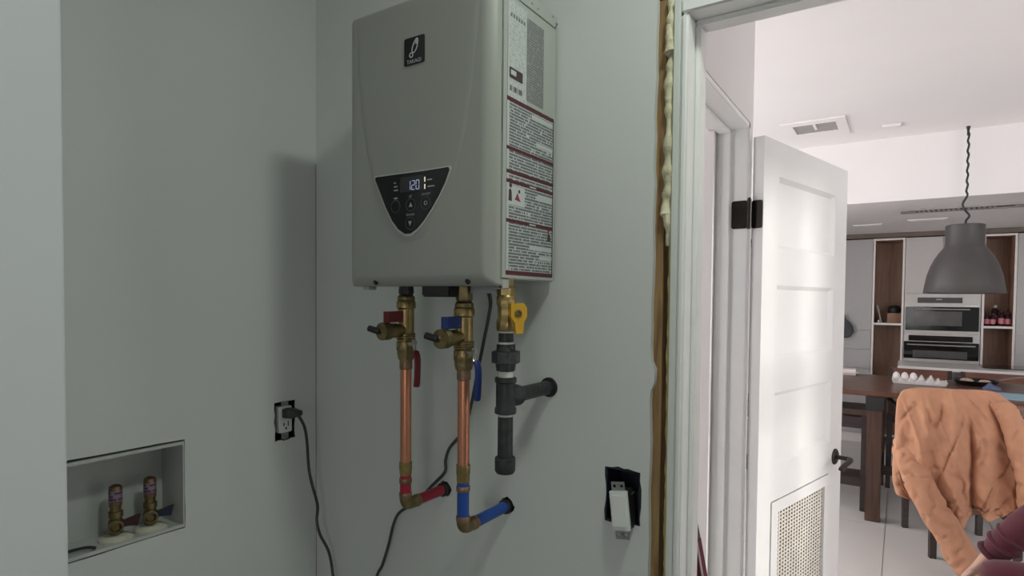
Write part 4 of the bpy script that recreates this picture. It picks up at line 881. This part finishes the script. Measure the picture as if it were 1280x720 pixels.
ring = [(i, 0) for i in range(nx)]+[(nx-1, j) for j in range(1, ny)]+[(i, ny-1) for i in range(nx-2, -1, -1)]+[(0, j) for j in range(ny-2, 0, -1)]
cxm, cym = ex+.145, ey+.029
lv2 = [bm.verts.new((cxm+(gv[k].co.x-cxm)*.94, cym+(gv[k].co.y-cym)*.86, TZ+.001)) for k in ring]
for a in range(len(ring)):
    b = (a+1) % len(ring); bm.faces.new((gv[ring[a]], gv[ring[b]], lv2[b], lv2[a]))
bm.faces.new(lv2)
ca_.part('tray', bm, CART, ang=60)
for k in range(3):
    for j_ in range(2): ca_.part('cone', lathe(B(), (ex+cpit*(k+2.75)*1.0, ey+cpit*(j_*.9+.05), TZ+.022), (0, 0, 1), [(0, .029), (.012, .023), (.036, .010), (.046, .005), (.048, .001)], 12), CART) if k < 2 else None
egg0 = None
for k in range(3):
    for j in range(2):
        loc = Vector((ex+k*cpit*.94, ey+j*cpit, TZ+.0225))
        if egg0 is None:
            egg0 = finish(lathe(B(), (0, 0, 0), (0, 0, 1), [(0, .001)]+[(.060*(.5-.5*math.cos(math.pi*t/12)), .0245*math.sin(math.pi*t/12)*(1-.13*math.cos(math.pi*(1-t/12)))) for t in range(1, 12)]+[(.060, .001)], 18), 'egg', EGG); o = egg0
        else:
            o = egg0.copy(); C.objects.link(o)
        o.location = loc; tag(o, 'white egg standing in the egg carton', 'egg', 'eggs in the carton')
fpc = Vector((.475, 5.62, TZ))
fp = T('frying_pan', 'dark frying pan with a long pale metal handle on the table', 'pan', fpc)
fp.part('pan_body', lathe(B(), fpc, (0, 0, 1), [(0, .112), (.004, .118), (.034, .140), (.036, .142), (.037, .139), (.008, .115), (.006, .02)], 32), mat('pan_black', (.02, .02, .022), .35, .3))
hd_ = Vector((.92, .38, 0)).normalized()
fp.part('handle', tube(B(), [fpc+hd_*.135+Vector((0, 0, .032)), fpc+hd_*.17+Vector((0, 0, .040)), fpc+hd_*.26+Vector((0, 0, .058)), fpc+hd_*.37+Vector((0, 0, .070))], lambda t: .010, 10, 4, .55), STEEL)
FOOD = mat('toasted_food', (.62, .42, .32), .6, var=.25, scale=40)
for k, (dx, dy, s_) in enumerate(((-.055, .01, 1.1), (.05, -.045, 1))):
    single('bread_roll', loft(B(), [[fpc+Vector((dx+.042*s_*w*math.cos(a), dy+.030*s_*w*math.sin(a), .0068+h)) for a in [2*math.pi*q_/16 for q_ in range(16)]] for h, w in ((0, .8), (.008, 1), (.022, .95), (.034, .65), (.038, .2))]), FOOD, ('pale oval piece of food at the far side of the pan', 'pale oval piece of food near the cloth in the pan')[k], 'food')
def cloth(name, cx__, cy__, w, d_, h, m_, lab, cat, seed):
    bm = B(); n_ = 14; g_ = {}
    for i in range(n_+1):
        for j in range(n_+1):
            u, v = i/n_, j/n_; x_, y_ = (u-.5)*w, (v-.5)*d_
            ed = min(u, v, 1-u, 1-v)*2
            zz_ = h*(.25+.75*ed)*(.65+.5*noise.noise((x_*22+seed, y_*22, seed)))
            g_[i, j] = bm.verts.new((cx__+x_+.012*noise.noise((u*3, v*3, seed+4)), cy__+y_, TZ+.0015+max(.002, zz_)))
    for i in range(n_):
        for j in range(n_): bm.faces.new((g_[i, j], g_[i+1, j], g_[i+1, j+1], g_[i, j+1]))
    rg = [(i, 0) for i in range(n_+1)]+[(n_, j) for j in range(1, n_+1)]+[(i, n_) for i in range(n_-1, -1, -1)]+[(0, j) for j in range(n_-1, 0, -1)]
    lw = [bm.verts.new((g_[k].co.x, g_[k].co.y, TZ+.0004)) for k in rg]
    for a in range(len(rg)): b = (a+1) % len(rg); bm.faces.new((g_[rg[a]], g_[rg[b]], lw[b], lw[a]))
    bm.faces.new(lw[::-1]); return single(name, bm, m_, lab, cat, ang=70)
cloth('dish_cloth', .545, 5.37, .10, .09, .055, mat('cloth_blue', (.11, .14, .24), .9, var=.2, scale=60), 'crumpled blue-grey cloth beside the frying pan', 'cloth', 2.3)
cloth('placemat', .72, 5.03, .40, .34, .010, mat('placemat_blue', (.33, .50, .60), .8, var=.06), 'light blue cloth spread at the table edge behind the jacket', 'cloth', 8.1)
wt = at(1062, 467, 2, TZ+.01)
single('folded_towel', bx((wt.x-.12, wt.y-.05, TZ+.0005), (wt.x+.065, wt.y+.12, TZ+.048), .018), mat('towel_white', (.76, .70, .70), .9, var=.03), 'thick folded white towel at the end of the walnut table', 'towel')
# ================================================================== JACKET
JK = mat('tan_canvas', (.53, .262, .155), .85, var=.08, scale=14, bump=.25, bscale=260, sheen=.1)
JKD = mat('tan_pocket_shade', (.20, .09, .045), .9)  # darker jacket tone, painted shade for the pocket
jk = T('work_jacket', 'tan canvas jacket draped over the chair back with sleeves hanging', 'jacket', (.30, 4.27, .2))
# outline at the plane of the chair back: rows (pixel y, left x, right x)
rows = [(484, 1140, 1246), (490, 1127, 1254), (505, 1121, 1272), (530, 1119, 1288), (560, 1118, 1298), (590, 1115, 1304), (612, 1115, 1306), (630, 1120, 1304), (645, 1131, 1296)]
JY = 4.20
bm = B(); rings = []; nseg = 150
def fold(u, v, z):
    # ridges running down from the shoulders; u 0..1 across, v depth down
    f = .020*math.sin(9*u*math.pi+2.2*v+1.2*math.sin(3*v))*(.25+v)
    f += .022*noise.noise((u*6+1.3*v, v*3.2, 2.0))+.012*noise.noise((u*14-2.5*v, v*8, 7.0))+.006*noise.noise((u*30, v*22, 4.0))
    rd = lambda n_, w_: max(0, 1-abs(n_)/w_)
    f -= .018*rd(noise.noise((u*5+2.2*v, v*1.6-u*1.5, 11.0)), .10)*min(1, v*5)
    f -= .017*rd(noise.noise((u*4-1.0*v, v*5.5+u*2, 31.0)), .09)*min(1, max(0, v-.35)*3)
    f += .012*rd(noise.noise((u*8-3.0*v, v*2.0, 51.0)), .14)
    f -= .050*math.exp(-((u-(.585-.06*v))/.018)**2)*min(1, 3*max(0, v-.10))       # deep crease between body and front panel
    f += .030*math.exp(-((u-(.50-.05*v))/.07)**2)
    f -= .020*math.exp(-((u-(.30+.25*v))/.02)**2)*math.exp(-((v-.75)/.16)**2)
    return f
N_R = 84
for i in range(N_R):
    t_ = i/(N_R-1); yv = 483+(t_**.9)*(660-483)
    for a, b in zip(rows, rows[1:]):
        if a[0] <= yv <= b[0] or b is rows[-1]:
            k = (yv-a[0])/(b[0]-a[0]); lx = a[1]+(b[1]-a[1])*k; rx = a[2]+(b[2]-a[2])*k; break
    if yv < 484: lx, rx = 1146, 1240
    L_ = at(lx, yv, 1, JY); R_ = at(rx, yv, 1, JY); zc_ = (L_.z+R_.z)/2
    zr_ = 1.022-(1.022-.235)*t_
    v = t_; dep = .045+.10*min(1, v*3)+.05*v; ring = []
    for k in range(nseg):
        if k < 110:                                        # camera side
            u = k/109; s_ = math.sin(math.pi*min(max(u, .0), 1)); q_ = s_**.45
            y_ = JY+.03-(dep*.62)*q_-fold(u, v, 0)*min(1, 4*s_)*min(1, v*6+.12)+cdir.y/cdir.x*(L_.x+(R_.x-L_.x)*u-.36)
            x_ = L_.x+(R_.x-L_.x)*u
            zz_ = zr_
            if v > .8:                                    # uneven hem
                body_ = .5+.5*math.cos(2*math.pi*(u-.30)/.62) if u < .58 else .25
                zz_ += (v-.8)/.2*(.135*(1-body_)-.01*math.sin(u*21))
            else: zz_ -= .012*math.sin(u*7)*v
            ring.append(Vector((x_, y_, zz_)))
        else:                                             # table side
            u = 1-(k-109)/(nseg-109); s_ = math.sin(math.pi*u)
            x_ = L_.x+(R_.x-L_.x)*u
            y_ = JY+.03+dep*.40*s_**.5+cdir.y/cdir.x*(x_-.36)+.01*math.sin(9*u+4*v)
            ring.append(Vector((x_, y_, zr_+(.10*(v-.8)/.2 if v > .8 else 0))))
    rings.append(ring)
loft(bm, rings)
jk.part('jacket_body', bm, JK, ang=75)
def sleeve(pts, rad, name='sleeve', fl=.75, seed=1.0):
    b_ = B(); tube(b_, pts, rad, 36, 14, fl)
    b_.verts.ensure_lookup_table(); b_.normal_update()
    for vv in b_.verts:
        w = .014*noise.noise(vv.co*11+Vector((seed, 0, 0)))-.012*max(0, 1-abs(noise.noise(vv.co*13+Vector((0, seed, 0))))/.12)+.004*noise.noise(vv.co*34)
        vv.co += vv.normal*w
    return jk.part(name, b_, JK, ang=75)
sv = lambda x, y, pl: at(x, y, 1, pl)
sleeve([sv(1128, 545, 4.19), sv(1134, 566, 4.13), sv(1144, 592, 4.07), sv(1158, 622, 4.02), sv(1178, 656, 3.99), sv(1200, 690, 3.97), sv(1222, 722, 3.95), sv(1240, 744, 3.95)], lambda t: min(.078, .030+.30*t)+.003*math.sin(t*19), seed=1.5)
sleeve([sv(1244, 500, 4.26), sv(1260, 520, 4.20), sv(1274, 560, 4.17), sv(1284, 605, 4.16), sv(1284, 645, 4.16)], lambda t: min(.062, .03+.15*t), seed=6.5)
jk.part('pocket_shadow_fold', tube(B(), [sv(1124, 588, 4.07), sv(1128, 607, 4.055), sv(1138, 622, 4.045), sv(1150, 627, 4.03)], lambda t: .010*math.sin(math.pi*(.1+.8*t)), 10, 4, .5), JKD, label='painted dark shade of the pocket opening')  # dark bead paints the shade in the pocket opening
# ================================================================== PERSON
SKIN = mat('skin', (.50, .30, .23), .5, var=.05, scale=25); KNIT = mat('maroon_knit', (.085, .008, .020), .85, var=.1, scale=60, bump=.3, bscale=200, sheen=.15); HAIR = mat('hair_brown', (.05, .03, .02), .6, var=.2)
def skin(name, verts, edges, root, m_, parent, off, sub=2, sx=1.0):
    me = bpy.data.meshes.new(name); keys = list(verts); me.from_pydata([verts[k][0] for k in keys], [(keys.index(a), keys.index(b)) for a, b in edges], [])
    o = bpy.data.objects.new('tmp', me); C.objects.link(o)
    md = o.modifiers.new('s', 'SKIN'); md.use_smooth_shade = True
    if not me.skin_vertices:
        me.attributes.new('skin', 'FLOAT2', 'POINT')
    for i, k in enumerate(keys):
        r_ = verts[k][1]; sv_ = me.skin_vertices[0].data[i]; sv_.radius = r_ if isinstance(r_, tuple) else (r_, r_); sv_.use_root = (k == root)
    s_ = o.modifiers.new('d', 'SUBSURF'); s_.levels = sub; s_.render_levels = sub
    me2 = bpy.data.meshes.new_from_object(o.evaluated_get(bpy.context.evaluated_depsgraph_get()))
    bpy.data.objects.remove(o); b_ = B(); b_.from_mesh(me2); bpy.data.meshes.remove(me2)
    return finish(b_, name, m_, parent, off, ang=80)
pe_ = T('person', 'person in a maroon sweatsuit squatting beside the jacket, sleeve pushed up', 'person', (.72, 3.1, 0))
V_ = {}
def jv(k, x, y, z, r_): V_[k] = ((x, y, z), r_)
jv('pel', .86, 3.16, .34, .118); jv('tail', .915, 3.16, .285, .085); jv('tl2', .95, 3.16, .25, .035); jv('sp1', .81, 3.16, .50, (.135, .105)); jv('sp2', .75, 3.16, .66, (.145, .105)); jv('chest', .71, 3.16, .79, (.13, .09)); jv('neck', .665, 3.16, .90, .052); jv('nk2', .645, 3.16, .94, .05)
jv('hd0', .63, 3.16, .985, (.075, .07)); jv('hd1', .625, 3.16, 1.055, (.088, .078)); jv('hd2', .635, 3.16, 1.115, (.078, .07)); jv('hd3', .64, 3.16, 1.155, .045)
for s_, n_ in ((-1, 'a'), (1, 'b')):
    cyy = 3.16
    jv('sh'+n_, .70, cyy+s_*.16, .82, .062)
    if s_ < 0:
        jv('el'+n_, .475, 3.13, .655, .045); jv('fm'+n_, .40, 3.16, .545, .040); jv('wr'+n_, .315, 3.20, .405, .029); jv('pa'+n_, .285, 3.215, .36, (.036, .02)); jv('pk'+n_, .262, 3.225, .325, (.038, .017))
    else:
        jv('el'+n_, .80, cyy+.29, .58, .045); jv('fm'+n_, .74, cyy+.28, .53, .04); jv('wr'+n_, .60, cyy+.22, .49, .029); jv('pa'+n_, .56, cyy+.205, .485, (.036, .02)); jv('pk'+n_, .525, cyy+.195, .48, (.038, .017))
    jv('hp'+n_, .85, cyy+s_*.10, .30, .095); jv('kn'+n_, .31 if s_ < 0 else .46, cyy+s_*.15, .455 if s_ < 0 else .385, .062); jv('cf'+n_, .45 if s_ < 0 else .55, cyy+s_*.15, .25, .058); jv('an'+n_, .63, cyy+s_*.14, .085, .038); jv('ft'+n_, .55, cyy+s_*.145, .042, .038); jv('to'+n_, .44, cyy+s_*.15, .030, .028)
E_ = [('pel', 'tail'), ('tail', 'tl2'), ('pel', 'sp1'), ('sp1', 'sp2'), ('sp2', 'chest'), ('chest', 'neck'), ('neck', 'nk2'), ('nk2', 'hd0'), ('hd0', 'hd1'), ('hd1', 'hd2'), ('hd2', 'hd3')]
for n_ in 'ab': E_ += [('chest', 'sh'+n_), ('sh'+n_, 'el'+n_), ('el'+n_, 'fm'+n_), ('fm'+n_, 'wr'+n_), ('wr'+n_, 'pa'+n_), ('pa'+n_, 'pk'+n_), ('pel', 'hp'+n_), ('hp'+n_, 'kn'+n_), ('kn'+n_, 'cf'+n_), ('cf'+n_, 'an'+n_), ('an'+n_, 'ft'+n_), ('ft'+n_, 'to'+n_)]
# fingers
for n_, base, d_, sd_ in (('a', Vector((.262, 3.225, .325)), Vector((-.55, .2, -.8)).normalized(), Vector((.25, .95, .05)).normalized()), ('b', Vector((.525, 3.355, .48)), Vector((-.95, -.25, -.15)).normalized(), Vector((-.2, .97, 0)).normalized())):
    nn = d_.cross(sd_).normalized()
    for k, ln in enumerate((.070, .080, .076, .060)):
        r1 = base+sd_*(-.027+.018*k); cur = (1 if nn.z < 0 else -1)
        jv(f'f{n_}{k}0', *(r1+d_*.012), .0088); jv(f'f{n_}{k}1', *(r1+d_*(ln*.5)+nn*cur*.010), .0080); jv(f'f{n_}{k}2', *(r1+d_*(ln*.85)+nn*cur*.030), .0068)
        E_ += [('pk'+n_, f'f{n_}{k}0'), (f'f{n_}{k}0', f'f{n_}{k}1'), (f'f{n_}{k}1', f'f{n_}{k}2')]
    pp_ = Vector(V_['pa'+n_][0]); jv(f'th{n_}0', *(pp_-sd_*.030), .0115); jv(f'th{n_}1', *(pp_-sd_*.048+d_*.028), .0095); jv(f'th{n_}2', *(pp_-sd_*.050+d_*.055), .008)
    E_ += [('pa'+n_, f'th{n_}0'), (f'th{n_}0', f'th{n_}1'), (f'th{n_}1', f'th{n_}2')]
body_o = skin('body', V_, E_, 'pel', SKIN, pe_.o, pe_.loc)
def grow(k, a): r_ = V_[k][1]; return tuple(x+a for x in r_) if isinstance(r_, tuple) else r_+a
sw_ = {k: (V_[k][0], grow(k, .016)) for k in ('pel', 'sp1', 'sp2', 'chest', 'sha', 'shb', 'ela', 'elb')}
sw_['neck'] = ((.672, 3.16, .885), .062); sw_['pel'] = ((.895, 3.16, .275), .152); sw_['sp1'] = (V_['sp1'][0], .142)
sw_['fma'] = ((.40, 3.16, .545), .064); sw_['fa2'] = ((.362, 3.178, .483), .058); sw_['fa3'] = ((.345, 3.187, .455), .050)
sw_['sha'] = (V_['sha'][0], .085); sw_['shb'] = (V_['shb'][0], .085); sw_['ela'] = (V_['ela'][0], .072); sw_['elb'] = (V_['elb'][0], .066)
sw_['fmb'] = (V_['fmb'][0], .058); sw_['wb'] = ((.64, 3.395, .505), .048)
skin('sweater', sw_, [('pel', 'sp1'), ('sp1', 'sp2'), ('sp2', 'chest'), ('chest', 'neck'), ('chest', 'sha'), ('chest', 'shb'), ('sha', 'ela'), ('ela', 'fma'), ('fma', 'fa2'), ('fa2', 'fa3'), ('shb', 'elb'), ('elb', 'fmb'), ('fmb', 'wb')], 'pel', KNIT, pe_.o, pe_.loc)
for t_, r_ in ((0, .061), (.5, .062), (1.1, .058)):
    a = Vector((.405, 3.158, .553)); b = Vector((.345, 3.187, .455)); d_ = (b-a); c_ = a+d_*t_*.9
    pe_.part('sleeve_fold', lathe(B(), c_-d_.normalized()*.012, d_, [(0, r_-.010), (.006, r_+.002), (.012, r_+.005), (.018, r_+.002), (.024, r_-.010)], 24), KNIT)
pt = {k: (V_[k][0], grow(k, .020)) for k in ('tl2', 'tail', 'pel', 'hpa', 'hpb', 'kna', 'knb', 'cfa', 'cfb', 'ana', 'anb')}
pt['pel'] = (V_['pel'][0], .148); pt['tail'] = (V_['tail'][0], .118)
for n_ in 'ab': pt['kn'+n_] = (V_['kn'+n_][0], .088); pt['hp'+n_] = (V_['hp'+n_][0], .115)
skin('sweatpants', pt, [('pel', 'tail'), ('tail', 'tl2'), ('pel', 'hpa'), ('pel', 'hpb'), ('hpa', 'kna'), ('hpb', 'knb'), ('kna', 'cfa'), ('knb', 'cfb'), ('cfa', 'ana'), ('cfb', 'anb')], 'pel', KNIT, pe_.o, pe_.loc)
hb_ = B(); bmesh.ops.create_uvsphere(hb_, u_segments=28, v_segments=18, radius=1)
for v in hb_.verts: v.co = Vector((.644+v.co.x*.098, 3.16+v.co.y*.090, 1.082+v.co.z*.100))+v.co.normalized()*.004*noise.noise(v.co*6)
bmesh.ops.delete(hb_, geom=[f for f in hb_.faces if (lambda c: (c.x < .600 and c.z < 1.115) or c.z < 1.005 or (c.x < .640 and c.z < 1.06))(f.calc_center_median())], context='FACES')
bmesh.ops.solidify(hb_, geom=list(hb_.faces), thickness=.012)
pe_.part('hair', hb_, HAIR, ang=60)
EYE = mat('eye', (.7, .7, .68), .2); LIP = mat('lip', (.42, .18, .16), .5)
for s_ in (-1, 1):
    pe_.part('eye', lathe(B(), (.565, 3.16+s_*.032, 1.062), (-1, 0, 0), [(0, .010), (.006, .0115), (.011, .006)], 12), EYE); pe_.part('pupil', lathe(B(), (.5555, 3.16+s_*.032, 1.062), (-1, 0, 0), [(0, .005), (.0012, .004)], 10), BLK)
    pe_.part('ear', loft(B(), [[Vector((.64+.018*w*math.cos(a), 3.16+s_*(.078+d), 1.05+.03*w*math.sin(a))) for a in [2*math.pi*k/12 for k in range(12)]] for d, w in ((0, .7), (.008, 1), (.014, .8))]), SKIN)
pe_.part('nose', loft(B(), [[Vector((.556-dx, 3.16+w*a, 1.062-h+b)) for a, b in ((-1, 0), (1, 0), (0, .008))] for dx, w, h in ((0, .006, 0), (.014, .010, .022), (.016, .014, .034), (.004, .012, .042))]), SKIN)
pe_.part('mouth', tube(B(), [(.560, 3.138, 1.003), (.553, 3.16, 1.001), (.560, 3.182, 1.003)], .006, 8, 4, .7), LIP)
for s_ in (-1, 1):
    pe_.part('shoe', loft(B(), [[Vector((.53+.135*w*math.cos(a)+ox, 3.16+s_*.148+.052*w*math.sin(a), z_)) for a in [2*math.pi*k/18 for k in range(18)]] for z_, w, ox in ((0.0005, .95, 0), (.012, 1, 0), (.03, .98, 0), (.055, .8, .02), (.085, .5, .065))]), BLK)
